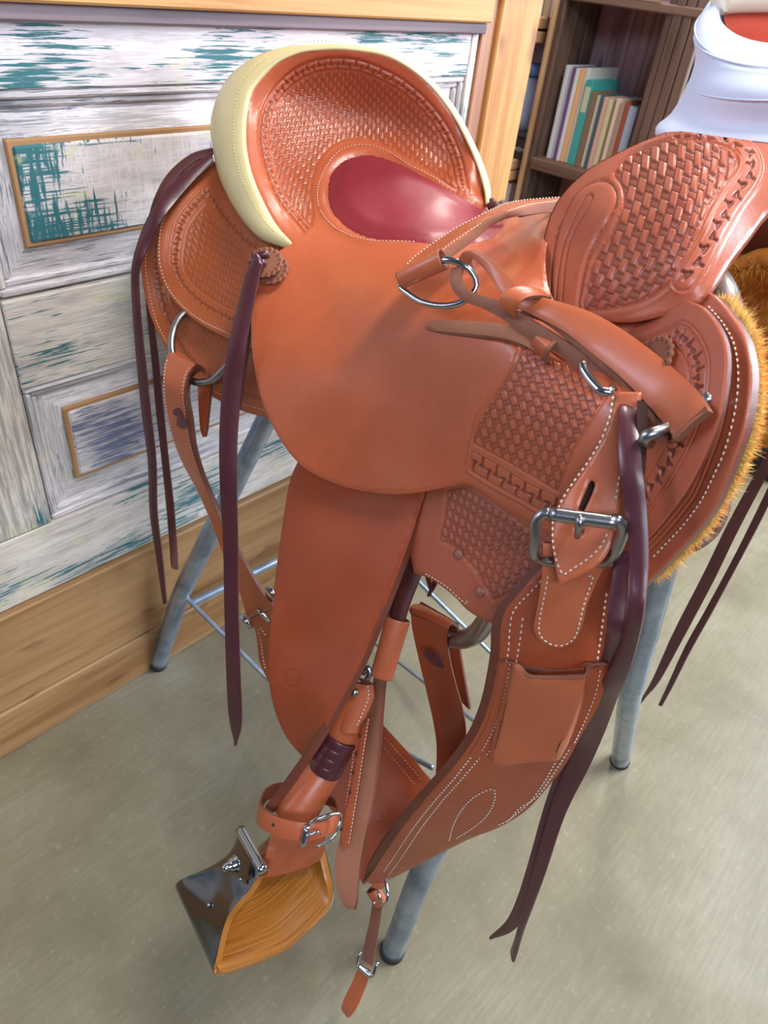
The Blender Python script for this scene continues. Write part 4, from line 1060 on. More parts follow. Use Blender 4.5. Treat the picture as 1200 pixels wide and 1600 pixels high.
for y_, off, dz in ((60, 3, .004), (118, 5, .005), (52, 1.2, .003)):
    j = min(range(len(prof)), key=lambda i: abs(prof[i][0] - y_)); c, r, e1, e2 = hp[j]; ax_ = np.cross(e1, e2); ax_ /= np.linalg.norm(ax_)
    tube('wrap_fold', M_wrap, wrap, [c + (r + .0002) * (math.cos(a) * e1 + math.sin(a) * e2) + ax_ * dz * math.sin(a + off) for a in np.linspace(0, 2 * math.pi, 40, endpoint=False)], .0009, 6, True)
tube('horn_cap_binding', M_cap, SADDLE, [ct + rt * .84 * (math.cos(a) * E1 + (.04 + .16 * math.sin(a)) * E2) + axd * .003 for a in np.linspace(math.radians(178), math.radians(362), 36)], .0105, 14)['label'] = 'cream hide roll around the horn cap'
V = [ct + axd * -.004]; F = []
for r_ in (.35, .6, .78):
    for k in range(sg): a = 2 * math.pi * k / sg; V.append(ct + rt * r_ * (math.cos(a) * E1 + math.sin(a) * E2) + axd * (-.006 * math.sin(a) * r_ - .004))
for k in range(sg): F.append((0, 1 + k, 1 + (k + 1) % sg))
for q in range(2):
    for k in range(sg): a = 1 + q * sg; F.append((a + k, a + sg + k, a + sg + (k + 1) % sg, a + (k + 1) % sg))
mesh_obj('horn_cap', V, F, leather('horn_cap_leather', lin(178, 62, 44), lin(140, 40, 32), .35), SADDLE)

# ---- tree and near-hidden body that fills the space under the seat
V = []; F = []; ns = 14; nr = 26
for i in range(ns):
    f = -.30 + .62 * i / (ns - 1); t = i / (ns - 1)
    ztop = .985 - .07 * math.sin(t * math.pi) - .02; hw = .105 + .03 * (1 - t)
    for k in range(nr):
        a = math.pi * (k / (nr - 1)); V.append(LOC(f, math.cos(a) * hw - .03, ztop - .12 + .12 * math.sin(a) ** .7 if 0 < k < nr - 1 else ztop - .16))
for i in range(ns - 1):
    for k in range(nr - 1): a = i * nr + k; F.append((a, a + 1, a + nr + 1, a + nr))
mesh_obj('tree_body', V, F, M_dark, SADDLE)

# ================================================================== FENDER, STIRRUP
D_fe = TPS([(464,722,.905),(446,785,.92),(432,880,.93),(421,992,.935),(421,1082,.935),(465,1177,.925),(560,775,.875),(665,770,.815),(637,850,.82),(600,945,.83),(555,1037,.845),(505,1140,.865),(455,1212,.88),(417,1266,.89),(520,950,.875),(540,860,.865),(600,740,.845),(470,1000,.91)])
feo = [(480,690,'c'),(464,722),(453,748),(445,788),(438,835),(431,885),(425,945),(420,1000),(418,1050),(422,1085),(432,1122),(448,1155),(470,1181,'c'),(481,1183,'c'),(496,1160),(528,1100),(560,1040),(597,955),(630,870),(652,805),(668,755),(676,725,'c')]
def rel_fe(c):
    h = -.0004 * np.exp(-((c.d - .005) / .0006) ** 2); 
    # the small maker's stamp, only a blind oval impression
    e = ((c.px[:, 0] - 458) / 15) ** 2 + ((c.px[:, 1] - 1060) / 18) ** 2
    r = np.exp(-((np.sqrt(e) - .8) / .12) ** 2) + .6 * (e < .5) * (np.sin(c.px[:, 1] * 1.2) > .2)
    return h - .0004 * r, .18 * r
fender = patch('fender', [M_fender, M_edge], SADDLE, feo, D_fe, .0068, 5, fine=[[(438,1036),(480,1036),(480,1086),(438,1086)]], fstep=2, relief=rel_fe, rnd=.0018)
# stirrup leather running down inside the fender: dark rounded strap
L = [(674,752,.845),(664,790),(645,850),(628,900),(613,945,.86),(606,972,.865)]; R = [(697,752,.83),(690,785),(672,850),(654,900),(638,940,.845),(626,978,.85)]
strip('stirrup_leather', [M_latb, M_latb], SADDLE, L, R, .006, 8, bulge=.0028)['label'] = 'dark glossy stirrup leather'
L = [(655,760,.855),(636,815),(612,875),(585,935),(570,970,.875)]; R = [(682,760,.850),(672,800),(656,852),(633,915),(612,968,.87)]
strip('stirrup_leather', [M_latb, M_latb], SADDLE, L, R, .004, 5)
L = [(664,757,.816),(652,804),(630,869),(597,954,.831),(560,1039),(527,1099),(490,1160,.868),(456,1208),(415,1263,.892)]; R = [(673,758,.822),(661,808),(640,873),(607,959,.837),(570,1045),(537,1106),(501,1166,.874),(466,1217),(427,1271,.897)]
strip('fender_edge', [M_edge, M_edge], fender, L, R, .004, 4, bulge=.0008)
# rolled keeper
def sleeve(name, parent, mat, p0, p1, r0, r1, thick=.0022, flat=1.0, wd=None, seg=28, lip=M_edge):
    p0, p1 = np.array(p0), np.array(p1); T = p1 - p0; Ln = np.linalg.norm(T); T /= Ln
    w = wd - T * (wd @ T) if wd is not None else np.cross(T, CAM - p0); w /= np.linalg.norm(w); v = np.cross(T, w)
    V = []; F = []; rows = [(0, 1), (.0015 / Ln, 1.02), (.5, 1), (1 - .0015 / Ln, 1.02), (1, 1), (1, .0), (0, .0)]
    for t, k in rows:
        r = r0 + (r1 - r0) * t; rr = r * k if k else r - thick
        ry = rr * flat if k else (r * flat - thick)
        for j in range(seg): a = 2 * math.pi * j / seg; V.append(p0 + T * Ln * t + w * rr * math.cos(a) + v * ry * math.sin(a))
    nR = len(rows)
    for i in range(nR):
        j2 = (i + 1) % nR
        for j in range(seg): F.append((i * seg + j, i * seg + (j + 1) % seg, j2 * seg + (j + 1) % seg, j2 * seg + j))
    mi = [0] * (4 * seg) + [1] * (3 * seg)
    V = np.array(V); 
    f = F[seg]; n = np.cross(V[f[1]] - V[f[0]], V[f[2]] - V[f[0]]); 
    if n @ (V[f[0]] - p0) < 0: F = [q[::-1] for q in F]
    return mesh_obj(name, V, F, [mat, lip], parent, mi)
sleeve('leather_keeper', SADDLE, M_strap, P(622., 966., .855), P(596., 1058., .865), .0150, .0138, flat=.75)
# wide strap of the stirrup hanging behind, flesh side out with a stitched, punched face
tail_m = [M_tanflesh, M_edge]
L = [(583,1058,.90),(577,1100),(570,1150),(556,1200),(545,1250),(533,1300),(523,1345),(524,1385),(536,1415),(545,1421,.90)]
R = [(598,1058,.875),(594,1110),(591,1160),(586,1210),(580,1255),(569,1310),(562,1350),(558,1385),(555,1410),(550,1421,.89)]
tl = strip('stirrup_tail', tail_m, SADDLE, L, R, .006, 6); tl['label'] = 'pale flesh sided strap end hanging beside the stirrup'
L = [(566,1122,.893),(560,1160),(553,1200),(546,1240),(536,1280),(531,1310),(533,1322,.893)]; R = [(577,1122,.884),(571,1160),(565,1200),(559,1240),(551,1290),(546,1318),(541,1326,.887)]
tf = strip('punched_face', [M_strap, M_edge], tl, L, R, .002, 6)
stitches('punched_stitching', tf, [ob_path[tf.name](.92, .0, .99, .0006)], M_thread, .0048, .66, .0007)
L2 = [(552,1150,.90),(549,1190),(543,1230),(537,1270),(531,1300,.90)]; R2 = [(572,1128,.892),(564,1190),(556,1240),(547,1290),(540,1322,.893)]
tf2 = strip('inner_face', [M_strap, M_edge], tl, L2, R2, .002, 5); stitches('inner_stitching', tf2, [ob_path[tf2.name](.12, .0, .95, .0006)], M_thread, .0048, .6, .0006)
for x, y in ((562, 1150), (556, 1179), (551, 1208), (546, 1239), (533, 1296)):
    c0 = P(x, y, .8895); lathe('punched_hole', M_dark, tf, c0, CAM - c0, [(.0005, -.001), (.0017, -.0008), (.0018, .0008), (.0005, .0009)], 10)
# stirrup neck: rolled leather, purple wrap, buckled hobble strap
a0, a1, a2, a3 = P(566., 1078., .898), P(534., 1150., .906), P(507., 1203., .912), P(456., 1282., .905)
sleeve('neck_roll', SADDLE, M_strap, a0, a1, .0195, .0200)
nf = strip('neck_flap', [M_strap, M_flesh], SADDLE, [(541,1062,.892),(538,1075),(533,1105),(527,1140,.890)], [(582,1070,.876),(584,1090),(572,1118),(557,1146,.882)], .005, 8, bulge=.006)
L = [(556,1060,.880),(564,1066),(566,1090),(566,1120),(560,1140,.880)]; R = [(570,1068,.878),(583,1073),(585,1092),(578,1118),(572,1130,.884)]
fe2 = strip('flap_edge', [M_edge, M_edge], SADDLE, L, R, .004, 4)
stitches('flap_stitching', nf, [ob_path[nf.name](.86, .05, .95, .0006)], M_thread, .0050, .66, .0008)
c0 = P(554., 1082., .8745); lathe('rivet', M_brush, nf, c0, CAM - c0, [(.001, -.002), (.0050, -.001), (.0046, .0014), (.0005, .0026)], 16)
for i in range(4):
    q0 = a1 + (a2 - a1) * (i * .25); q1 = a1 + (a2 - a1) * (i * .25 + .26)
    sleeve('wrap_turn', SADDLE, M_lat, q0, q1, .0228 - .0003 * i, .0225 - .0003 * i, lip=M_lat)
sleeve('neck_roll', SADDLE, M_strap, a2 - (a3 - a2) * .05, a3, .0215, .0265, flat=.85)
# metal clip glimpsed above the flap
tube('clip', M_brush, SADDLE, [P(567, 1052, .865), P(575, 1043, .86), P(578, 1052, .86), P(573, 1062, .862)], .0035, 10)
# leather of the strap going into the stirrup
L = [(424,1300,.885),(418,1325),(412,1350),(411,1372,.90)]; R = [(505,1290,.885),(508,1315),(506,1333),(500,1345,.90)]
strip('neck_leather', [M_strap, M_edge], SADDLE, L, R, .005, 8, bulge=.004)
# hobble strap: ring of leather round the neck
hc0 = P(462., 1278., .893); T = (a3 - a2) / np.linalg.norm(a3 - a2)
pts_t, pts_b = [], []
front = [(403,1270,.905),(399,1282,.895),(407,1295,.875),(424,1304,.862),(442,1310,.855),(462,1314,.852),(482,1314,.852),(504,1309,.858),(522,1300,.872),(532,1290,.888)]
top = [(407,1246,.906),(405,1255,.896),(413,1266,.876),(428,1275,.863),(446,1281,.856),(465,1285,.853),(485,1286,.853),(506,1283,.859),(520,1276,.873),(529,1268,.889)]
back_b = [(528,1262,.915),(505,1256,.935),(470,1250,.945),(435,1244,.935),(412,1252,.92)]
back_t = [(524,1246,.916),(505,1240,.936),(470,1230,.946),(437,1222,.936),(414,1232,.921)]
hb = strip('hobble_strap', [M_strap, M_edge], SADDLE, top + back_t, front + back_b, .0030, 6, closed=True, face=-1)
ob_path_ = ob_path[hb.name]
for x, y in ((427, 1289), (459, 1297)):
    c0 = P(x, y, .8545 if x > 440 else .8615); lathe('punched_hole', M_dark, hb, c0, CAM - c0, [(.0005, -.001), (.0017, -.0008), (.0018, .0008), (.0005, .0009)], 10)
bk1 = tube('hobble_buckle', M_steel, hb, [P(*q) for q in ((482,1288,.848),(492,1281,.846),(508,1275,.848),(528,1271,.860),(533,1274,.864),(531,1284,.864),(526,1299,.860),(521,1308,.856),(509,1316,.852),(494,1323,.848))], .0021, 10)
tube('buckle_roller', M_steel, hb, [P(480, 1290, .846), P(473, 1322, .844)], .0036, 12)
tube('buckle_tongue', M_steel, hb, [P(478, 1308, .843), P(488, 1302, .843), P(497, 1300, .846), P(500, 1303, .85)], .0016, 8)

# stirrup: a bent wooden bow with a polished metal cover
SA = [(404,1368,.880),(388,1393),(370,1412,.872),(356,1432),(346,1462,.868),(339,1495),(334,1516,.868),(340,1524,.868),(358,1521),(405,1505,.872),(452,1482),(492,1446,.888),(516,1418,.896),(521,1388,.902),(514,1356,.906),(508,1330,.908),(506,1306,.91)]
SB = [(374,1298,.940),(362,1328),(345,1345,.945),(322,1358),(293,1370,.95),(280,1377),(275,1384,.955),(279,1392,.957),(297,1388),(340,1370,.965),(390,1342),(430,1306,.975),(455,1285,.985),(465,1265,.985),(470,1245,.98),(472,1228,.975),(476,1212,.97)]
A3, B3 = fill_d(SA), fill_d(SB)
STR = None
def bow(name, mats, A, B, t, off, parent, nx=10, i0=0, i1=None, face=1, uvs=True):
    A = A[i0:i1]; B = B[i0:i1]; m_ = len(A); k = 7; SAr = []; SBr = []
    for C, Q in ((A, SAr), (B, SBr)):
        for i in range(m_ - 1):
            p1, p2 = C[i], C[i + 1]; p0 = C[i - 1] if i else 2 * p1 - p2; p3 = C[i + 2] if i + 2 < m_ else 2 * p2 - p1
            for q in np.arange(k) / k: Q.append(.5 * (2*p1 + (p2-p0)*q + (2*p0-5*p1+4*p2-p3)*q*q + (3*p1-p0-3*p2+p3)*q**3))
        Q.append(C[-1])
    SAr, SBr = np.array(SAr), np.array(SBr); n = len(SAr); w = np.linspace(0, 1, nx)
    G = SAr[:, None] * (1 - w)[None, :, None] + SBr[:, None] * w[None, :, None]
    F = np.array([(i * nx + j, i * nx + j + 1, (i + 1) * nx + j + 1, (i + 1) * nx + j) for i in range(n - 1) for j in range(nx - 1)])
    V = G.reshape(-1, 3); N = vnormals(V, F)
    # outward = away from the middle of the bow
    cen_ = (A3.mean(0) + B3.mean(0)) / 2
    if ((V - cen_) * N).sum() < 0: N = -N; F = F[:, ::-1]
    Vo = V + N * off; Vi = V + N * (off - t); nv = len(V)
    FF = F.tolist() + (F[:, ::-1] + nv).tolist()
    def wall(lp):
        for a, b in zip(lp[:-1], lp[1:]): FF.append((a, b, b + nv, a + nv))
    e = [i * nx for i in range(n)]; e2 = [i * nx + nx - 1 for i in range(n)]
    wall(e); wall(e2[::-1]); wall(list(range(nx))[::-1]); wall([(n - 1) * nx + j for j in range(nx)])
    s = np.concatenate([[0], np.cumsum(np.linalg.norm(np.diff((SAr + SBr) / 2, axis=0), axis=1))])
    uv = np.stack([np.repeat(s, nx), np.tile(w * .12, n)], -1); uv = np.vstack([uv, uv])
    o = mesh_obj(name, np.vstack([Vo, Vi]), FF, mats, parent, uv=uv)
    md = o.modifiers.new('bevel', 'BEVEL'); md.width = .0012; md.segments = 2; md.limit_method = 'ANGLE'
    return o, N.reshape(n, nx, 3), Vo.reshape(n, nx, 3)
stw, _, _ = bow('stirrup', M_stw, A3, B3, .0085, 0., SADDLE); stw['label'] = 'wide bell stirrup, varnished wood inside'
cv, Nn, Vo = bow('metal_cover', M_cover, A3, B3, .0006, .0008, stw); cv['label'] = 'polished metal sheet around the stirrup'
# bolt bar, nut and pins
barA, barB = P(412, 1362, .872), P(376, 1297, .932)
tube('bolt_sleeve', M_steel, stw, [barA, barB], .0072, 18)
nc = P(369., 1349., .895); nd = P(355., 1355., .886) - nc; nd /= np.linalg.norm(nd)
lathe('nut', M_steel, stw, nc, nd, [(.001, 0), (.0105, 0), (.0105, .0015), (.0082, .0016), (.0082, .008), (.006, .0095), (.0055, .0098), (.0052, .016), (.003, .019), (.0005, .0195)], 6 * 3)
for x, y, d in ((376., 1374., .886), (326., 1414., .899)):
    c0 = P(x, y, d); lathe('pin', M_steel, stw, c0, CAM - c0 + np.array([-.5, -.2, 0]), [(.001, -.004), (.0024, -.003), (.0022, .001), (.0004, .002)], 12)

# ================================================================== CINCH, BILLETS AND BUCKLES
# broad flank band: front arm with its laminated edge
D_ci = TPS([(845,885,.640),(780,957,.675),(767,1010,.685),(750,1105,.715),(727,1155,.735),(657,1237,.81),(600,1310,.90),(563,1376,.98),(945,900,.605),(938,1000,.625),(930,1080,.645),(900,1160,.680),(850,1240,.745),(790,1290,.80),(700,1325,.88),(600,1378,.98),(850,1000,.645),(840,1100,.675),(770,1200,.740),(700,1270,.82)])
cio = [(862,872,'c'),(840,893),(812,925),(788,956),(781,985),(780,1015),(775,1050),(764,1100),(742,1152),(708,1200),(668,1245),(632,1290),(604,1330),(584,1360),(570,1380,'c'),(592,1382),(640,1360),(690,1334),(735,1312),(783,1293),(822,1268),(852,1236),(880,1200),(902,1162),(922,1120),(938,1070),(948,1010),(955,950),(962,900),(965,872,'c')]
def rel_ci(c): return -.0004 * np.exp(-((c.d - .0035) / .0006) ** 2)
band = patch('flank_cinch', [M_cinch, M_edge], SADDLE, cio, D_ci, .004, 5, relief=rel_ci, rnd=.0016)
# the second and third layers, showing as the dark stepped edge on the left
for k, (dx, dd) in enumerate(((7.5, .006), (15, .012))):
    lo_ = [(x - dx * (1 if y < 1350 else max(0, (1385 - y) / 35.)), y + (0 if y > 1000 else -1)) for x, y, *_ in cio[:15]]
    ou = [(*lo_[0], 'c')] + lo_[1:-1] + [(*lo_[-1], 'c')] + [(x + 14, y + 3) for x, y, *_ in cio[:14]][::-1]
    ou = [ou[0]] + ou[1:]
    patch('cinch_layer', [M_edge, M_flesh], SADDLE, ou, (lambda q: (lambda x, y: D_ci(x + q * 1.2, y) + q / 15. * .012))(dx), .006, 5, rnd=.0020)
rows = [[(862,892),(830,925),(803,955),(797,985),(795,1015),(789,1050),(778,1102),(754,1156),(718,1206),(680,1250),(645,1294),(618,1334),(598,1364)],
        [(818,963),(813,1000),(806,1040),(796,1085),(780,1135),(752,1180),(722,1216),(690,1252),(656,1296),(628,1338),(606,1368)],
        [(945,905),(950,920)], [(948,925),(940,985),(932,1040),(924,1090),(908,1140),(884,1178),(862,1212),(838,1245),(812,1262),(795,1280),(775,1290)],
        [(868,1190),(850,1222),(828,1252),(806,1272),(790,1284)],
        [(702,1313),(708,1290),(722,1264),(742,1244),(771,1232),(773,1248),(762,1272),(740,1292),(712,1310)], [(712,1310),(690,1325)]]
stitches('cinch_stitching', band, [surf_path(r_, D_ci, .0007) for r_ in rows if len(r_) > 2], M_thread, .0062, .60, .0010)
# pocket
D_po = lambda x, y: D_ci(x, y) - .003
D_pf = TPS([(800,1040,.658),(828,1058,.642),(915,1052,.615),(768,1190,.718),(785,1198,.708),(862,1190,.680),(900,1120,.637),(850,1120,.660),(800,1120,.680)])
pb = patch('pocket_base', [M_cinch, M_flesh], SADDLE, [(782,1034,'c'),(800,1035),(812,1050),(926,1046,'c'),(952,1036,'c'),(940,1090),(920,1130),(893,1172,'c'),(868,1176),(780,1190),(731,1183,'c'),(757,1140),(772,1090)], D_po, .0025, 5, rnd=.001)
pk = patch('knife_pocket', [M_strap, M_flesh], SADDLE, [(801,1036,'c'),(811,1041),(819,1052),(830,1057),(872,1058),(916,1055,'c'),(908,1090),(894,1130),(876,1170),(868,1191,'c'),(830,1192),(785,1199,'c'),(767,1190),(775,1150),(788,1100)], D_pf, .0034, 4,
    relief=lambda c: (.0008 * np.sin(np.clip((c.px[:, 0] - 790) / 120, 0, 1) * math.pi)), rnd=.0022)
pk['label'] = 'open topped knife pocket'
strip('pocket_side', [M_strap, M_edge], pk, [(914,1056,.6157),(906,1090),(892,1130),(874,1170),(866,1191,.681)], [(918,1042,.628),(916,1085),(904,1125),(888,1165),(878,1184,.687)], .0022, 4)
strip('pocket_side', [M_strap, M_edge], pk, [(801,1036,.659),(788,1100),(775,1150),(767,1190,.719)], [(799,1038,.676),(783,1100),(770,1148),(762,1186,.730)], .0022, 4)
L = [(812,1040,.668),(850,1042),(905,1040,.640)]; R = [(820,1060,.668),(860,1062),(908,1060,.640)]
strip('pocket_lining', [M_flesh, M_flesh], pk, L, R, .002, 4)
tube('pocket_lip', M_flesh, pk, [P(*q) for q in ((783,1035,.672),(800,1036,.662),(811,1042,.655),(820,1053,.648),(831,1058,.642),(872,1059,.629),(914,1056,.6155),(918,1044,.620),(914,1038,.632),(924,1038,.628),(950,1037,.626))], .0014, 8)
stitches('pocket_stitching', pb, [surf_path([(798,1035),(789,1085),(776,1130),(752,1176)], D_po, .0008), surf_path([(806,1052),(796,1090),(786,1128),(770,1165),(758,1183)], lambda x, y: D_po(x, y) - .001, .0008), surf_path([(938,1045),(930,1085),(914,1125),(895,1165)], D_po, .0008)], M_thread, .0050, .64, .0007)
# chape below the buckle
D_ch = TPS([(855,870,.608),(950,870,.590),(838,985,.632),(872,1014,.635),(905,990,.622),(940,900,.598),(890,940,.612)])
chape = patch('buckle_chape', [M_strap, M_edge], SADDLE, [(848,850,'c'),(846,905),(838,955),(834,985),(845,1005),(870,1016),(893,1008),(908,985),(918,945),(935,905),(946,880),(950,850,'c')], D_ch, .006, 4, relief=lambda c: -.0003 * np.exp(-((c.d - .004) / .0006) ** 2), rnd=.0022)
stitches('chape_stitching', chape, [surf_path([(857,898),(850,935),(843,970),(844,992),(860,1006),(880,1008),(897,997),(905,975),(912,945),(922,915),(926,899),(917,902)], D_ch, .0006)], M_thread, .0050, .66, .0008)
# billet with punched slot and pointed end
D_bi = TPS([(965,620,.572),(1005,620,.565),(925,720,.585),(978,720,.572),(862,800,.600),(965,800,.576),(862,850,.597),(950,850,.574),(872,915,.592),(905,800,.584)])
bi = patch('billet', [M_strap, M_edge], SADDLE, [(962,612,'c'),(956,640),(945,675),(925,713),(900,750),(876,783),(864,805),(861,830),(862,860),(866,885),(873,916,'c'),(900,903),(925,890),(944,872),(956,850),(964,818),(970,780),(978,740),(988,690),(998,650),(1004,612,'c')], D_bi, .0068, 4,
    holes=[[(922,751),(928,753),(928,762),(918,786),(910,800),(904,799),(903,793),(913,770)], [(898,828),(903,823),(908,824),(911,830),(907,836),(901,836)]],
    relief=lambda c: -.0003 * np.exp(-((c.d - .004) / .0006) ** 2), rnd=.0024)
stitches('billet_stitching', bi, [surf_path([(958,617),(953,650),(940,686),(920,720),(897,752),(880,778),(870,800)], D_bi, .0004), surf_path([(969,742),(965,765),(961,790)], D_bi, .0004), surf_path([(864,812),(864,845),(868,870),(876,892),(882,898),(893,890),(915,876),(935,858),(947,838),(951,824)], D_bi, .0006)], M_thread, .0052, .68, .0009)
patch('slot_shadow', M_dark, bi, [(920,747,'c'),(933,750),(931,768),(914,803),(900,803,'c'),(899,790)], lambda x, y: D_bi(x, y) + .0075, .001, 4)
# roller buckle
bu = tube('buckle_frame', M_brush, SADDLE, [P(*q) for q in ((862,801,.572),(848,803,.574),(838,815,.578),(836,840,.584),(834,866,.594),(841,874,.602),(880,880,.606),(930,880,.600),(950,878,.590),(960,866,.578),(972,838,.566),(974,822,.560),(966,812,.557),(958,811,.556))], .0046, 14)
bu['label'] = 'heavy brushed steel roller buckle'
tube('buckle_roller', M_brush, bu, [P(860., 803., .569), P(965., 817., .552)], .0058, 18)
tube('buckle_tongue', M_brush, bu, [P(906, 805, .553), P(906, 815, .552), P(904, 826, .556), P(902, 838, .568)], [.0030, .0034, .0032, .0028], 12)
# the far arm of the flank cinch, rising behind the fender to the rear billet
D_cb = TPS([(590,1110,1.12),(682,1226,1.05),(565,1378,1.0),(600,1300,1.04),(480,1240,1.12),(640,1260,1.03),(420,1000,1.22),(400,960,1.24)])
cb3 = patch('flank_cinch_back', [M_cinch, M_edge], SADDLE, [(575,1108,'c'),(600,1135),(640,1178),(684,1228),(715,1240,'c'),(680,1300),(600,1350),(566,1380,'c'),(556,1360),(545,1300),(500,1240),(505,1180,'c')], D_cb, .005, 6, relief=rel_ci, rnd=.0015)
stitches('cinch_stitching', cb3, [surf_path([(600,1152),(630,1185),(660,1222)], D_cb, .0008), surf_path([(592,1160),(620,1192),(650,1230)], D_cb, .0008), surf_path([(590,1236),(600,1262),(606,1292)], D_cb, .0008), surf_path([(576,1278),(612,1280)], D_cb, .0008)], plain('cream_thread', lin(196, 150, 110), .7), .0058, .6, .0007)
# link and small strap below the band
lk0 = tube('link_ring', M_steel, SADDLE, [P(600, 1372, .985) + np.array([0, 0, 0]), P(604,1385,.975), P(606,1400,.97), P(602,1413,.972), P(595,1411,.985), P(592,1396,.995), P(592,1380,.99)], .0022, 10, True)
strip('link_tab', [M_strap, M_edge], SADDLE, [(580,1380,.985),(582,1388,.985),(596,1390,.985)], [(590,1370,.985),(600,1376,.985),(602,1384,.985)], .003, 4)
sleeve('link_keeper', SADDLE, M_strap, P(583., 1388., 1.0), P(596., 1412., 1.0), .0105, .0095, flat=.8)
cs = strip('connecting_strap', [M_flesh, M_flesh], SADDLE, [(582,1408,1.0),(577,1440),(570,1470),(565,1500,1.03)], [(598,1408,.995),(594,1440),(588,1475),(582,1510,1.025)], .003, 4)
strip('connecting_strap', [M_strap, M_edge], SADDLE, [(560,1510,1.032),(550,1535),(537,1562),(533,1578),(540,1588,1.05)], [(577,1520,1.026),(570,1545),(560,1570),(552,1584),(546,1590,1.045)], .006, 5, bulge=.001)
tube('strap_buckle', M_steel, SADDLE, [P(564,1487,1.02), P(558,1505,1.02), P(580,1526,1.015), P(590,1503,1.015)], .0024, 8)
tube('strap_buckle', M_steel, SADDLE, [P(558,1507,1.018), P(569,1516,1.015), P(580,1526,1.013)], .0036, 8)
lathe('rivet', M_steel, SADDLE, P(584., 1411., .985), CAM - P(584., 1411., .985), [(.0005, 0), (.0024, 0), (.0018, .0012), (.0003, .0018)], 12)

def mark(parent, pts, d, m):          # the small branded crest: a dark purple leaf-like mark let into the leather
    dd = TPS([(p[0], p[1], q) for p, q in zip(pts, d)] + [(sum(p[0] for p in pts) / len(pts) + .5, sum(p[1] for p in pts) / len(pts), sum(d) / len(d) - .0004)])
    return patch('maker_mark', m, parent, pts, dd, .0006, 2.5, rnd=.0003)
M_mark = plain('mark_purple', lin(96, 44, 54), .45, 0, 0, 300, .2, .3)
# billet on the front rigging ring, under the skirt
L = [(641,955,.915),(644,985),(655,1035),(667,1085),(677,1130),(682,1170),(679,1235,1.02)]; R = [(700,978,.90),(698,1000),(703,1035),(713,1075),(723,1110),(728,1150),(722,1225,1.00)]
fb = strip('front_billet', [M_cinch, M_edge], SADDLE, L, R, .005, 7, relief=lambda s, t, w, Ln: (-.0006 * np.exp(-((np.abs(t) - .80) / .05) ** 2) - .0008 * ((np.abs(t) < .5) & (s > .075)) * (.4 + .6 * np.sin(s * 500) * np.sin(t * 14 + s * 300)), .2 * ((np.abs(t) < .5) & (s > .075))))
L = [(641,957,.914),(640,949,.920),(646,943,.935),(656,942,.955)]; R = [(700,982,.898),(703,973,.900),(709,970,.912),(716,975,.93)]
strip('billet_fold', [M_cinch, M_edge], SADDLE, L, R, .005, 6)
strip('billet_back', [M_cinch, M_edge], SADDLE, [(655,943,.957),(680,1000),(706,1080,1.0)], [(714,978,.935),(718,1020),(733,1110,.99)], .005, 5)
mark(fb, [(660,1022,'c'),(672,1018),(681,1022),(694,1040),(693,1044,'c'),(680,1041),(670,1034)], [.901,.899,.897,.899,.900,.903,.903], M_mark)
tube('front_rigging_ring', M_brush, SADDLE, [P(*q) for q in ((655,950,1.0),(672,972,.99),(690,988,.972),(706,997,.94),(726,998,.895),(744,990,.860),(756,975,.84),(765,955,.82))], [.005, .008, .0105, .0122, .0125, .0125, .012, .010], 18)

# rear rigging ring and billet
tube('rear_rigging_ring', M_brush, SADDLE, [P(*q) for q in ((290,488,1.045),(278,500,1.035),(270,520,1.025),(268,545,1.02),(275,570,1.015),(290,588,1.01),(305,597,1.0),(322,597,.995),(338,589,.985),(352,575,.98),(372,555,.975),(388,530,.98),(392,505,.99),(382,488,1.01),(350,478,1.06),(312,478,1.07))], .0052, 14, True)
L = [(262,552,1.01),(256,570),(254,600,1.005),(258,640),(267,680),(282,720),(298,750),(318,790),(336,835),(352,875),(370,915),(386,965,1.20)]; R = [(306,568,.985),(294,582),(288,610,.985),(292,650),(298,690),(310,730),(322,760),(340,800),(362,845),(384,885),(408,925),(429,948,1.17)]
rb_ = strip('rear_billet', [M_strap, M_edge], SADDLE, L, R, .006, 7); 
stitches('billet_stitching', rb_, [ob_path[rb_.name](.07, .02, .62, .0005), ob_path[rb_.name](.93, .02, .62, .0005)], M_thread, .0052, .66, .0007)
strip('billet_fold', [M_strap, M_edge], SADDLE, [(262,552,1.01),(267,547,1.02),(276,546,1.03)], [(306,568,.985),(314,570,.995),(322,578,1.005)], .006, 6)
strip('billet_thickness', [M_edge, M_edge], SADDLE, [(307,568,.986),(296,583,.986),(289,612,.986),(293,652),(299,692),(311,732),(323,762),(341,802),(363,847,1.10)], [(314,580,.996),(302,590),(298,615),(304,655),(309,695),(320,735),(332,765),(349,805),(369,848,1.105)], .002, 3)
strip('billet_back', [M_cinch, M_edge], SADDLE, [(308,592,1.025),(309,630),(312,670),(316,683,1.03)], [(329,590,1.01),(326,630),(321,672),(318,683,1.025)], .005, 4)
mark(rb_, [(271,640,'c'),(279,638),(284,650),(290,656),(295,668,'c'),(283,670),(275,662),(277,652),(270,647)], [1.014,1.007,1.004,1.005,1.009,1.021,1.022,1.017,1.016], M_mark)
strip('cinch_end', [M_strap, M_edge], SADDLE, [(388,968,1.20),(398,985),(402,1010),(405,1035),(417,1062,1.24)], [(430,950,1.17),(436,975),(440,1010),(440,1040),(438,1065,1.22)], .006, 5)
stitches('cinch_end_stitching', SADDLE, [surf_path([(403,982),(408,1005),(411,1030),(416,1050)], lambda x, y: 0 * x + 1.195, .0), surf_path([(406,980),(418,998)], lambda x, y: 0 * x + 1.185, .0)], M_thread, .0058, .6, .0007)
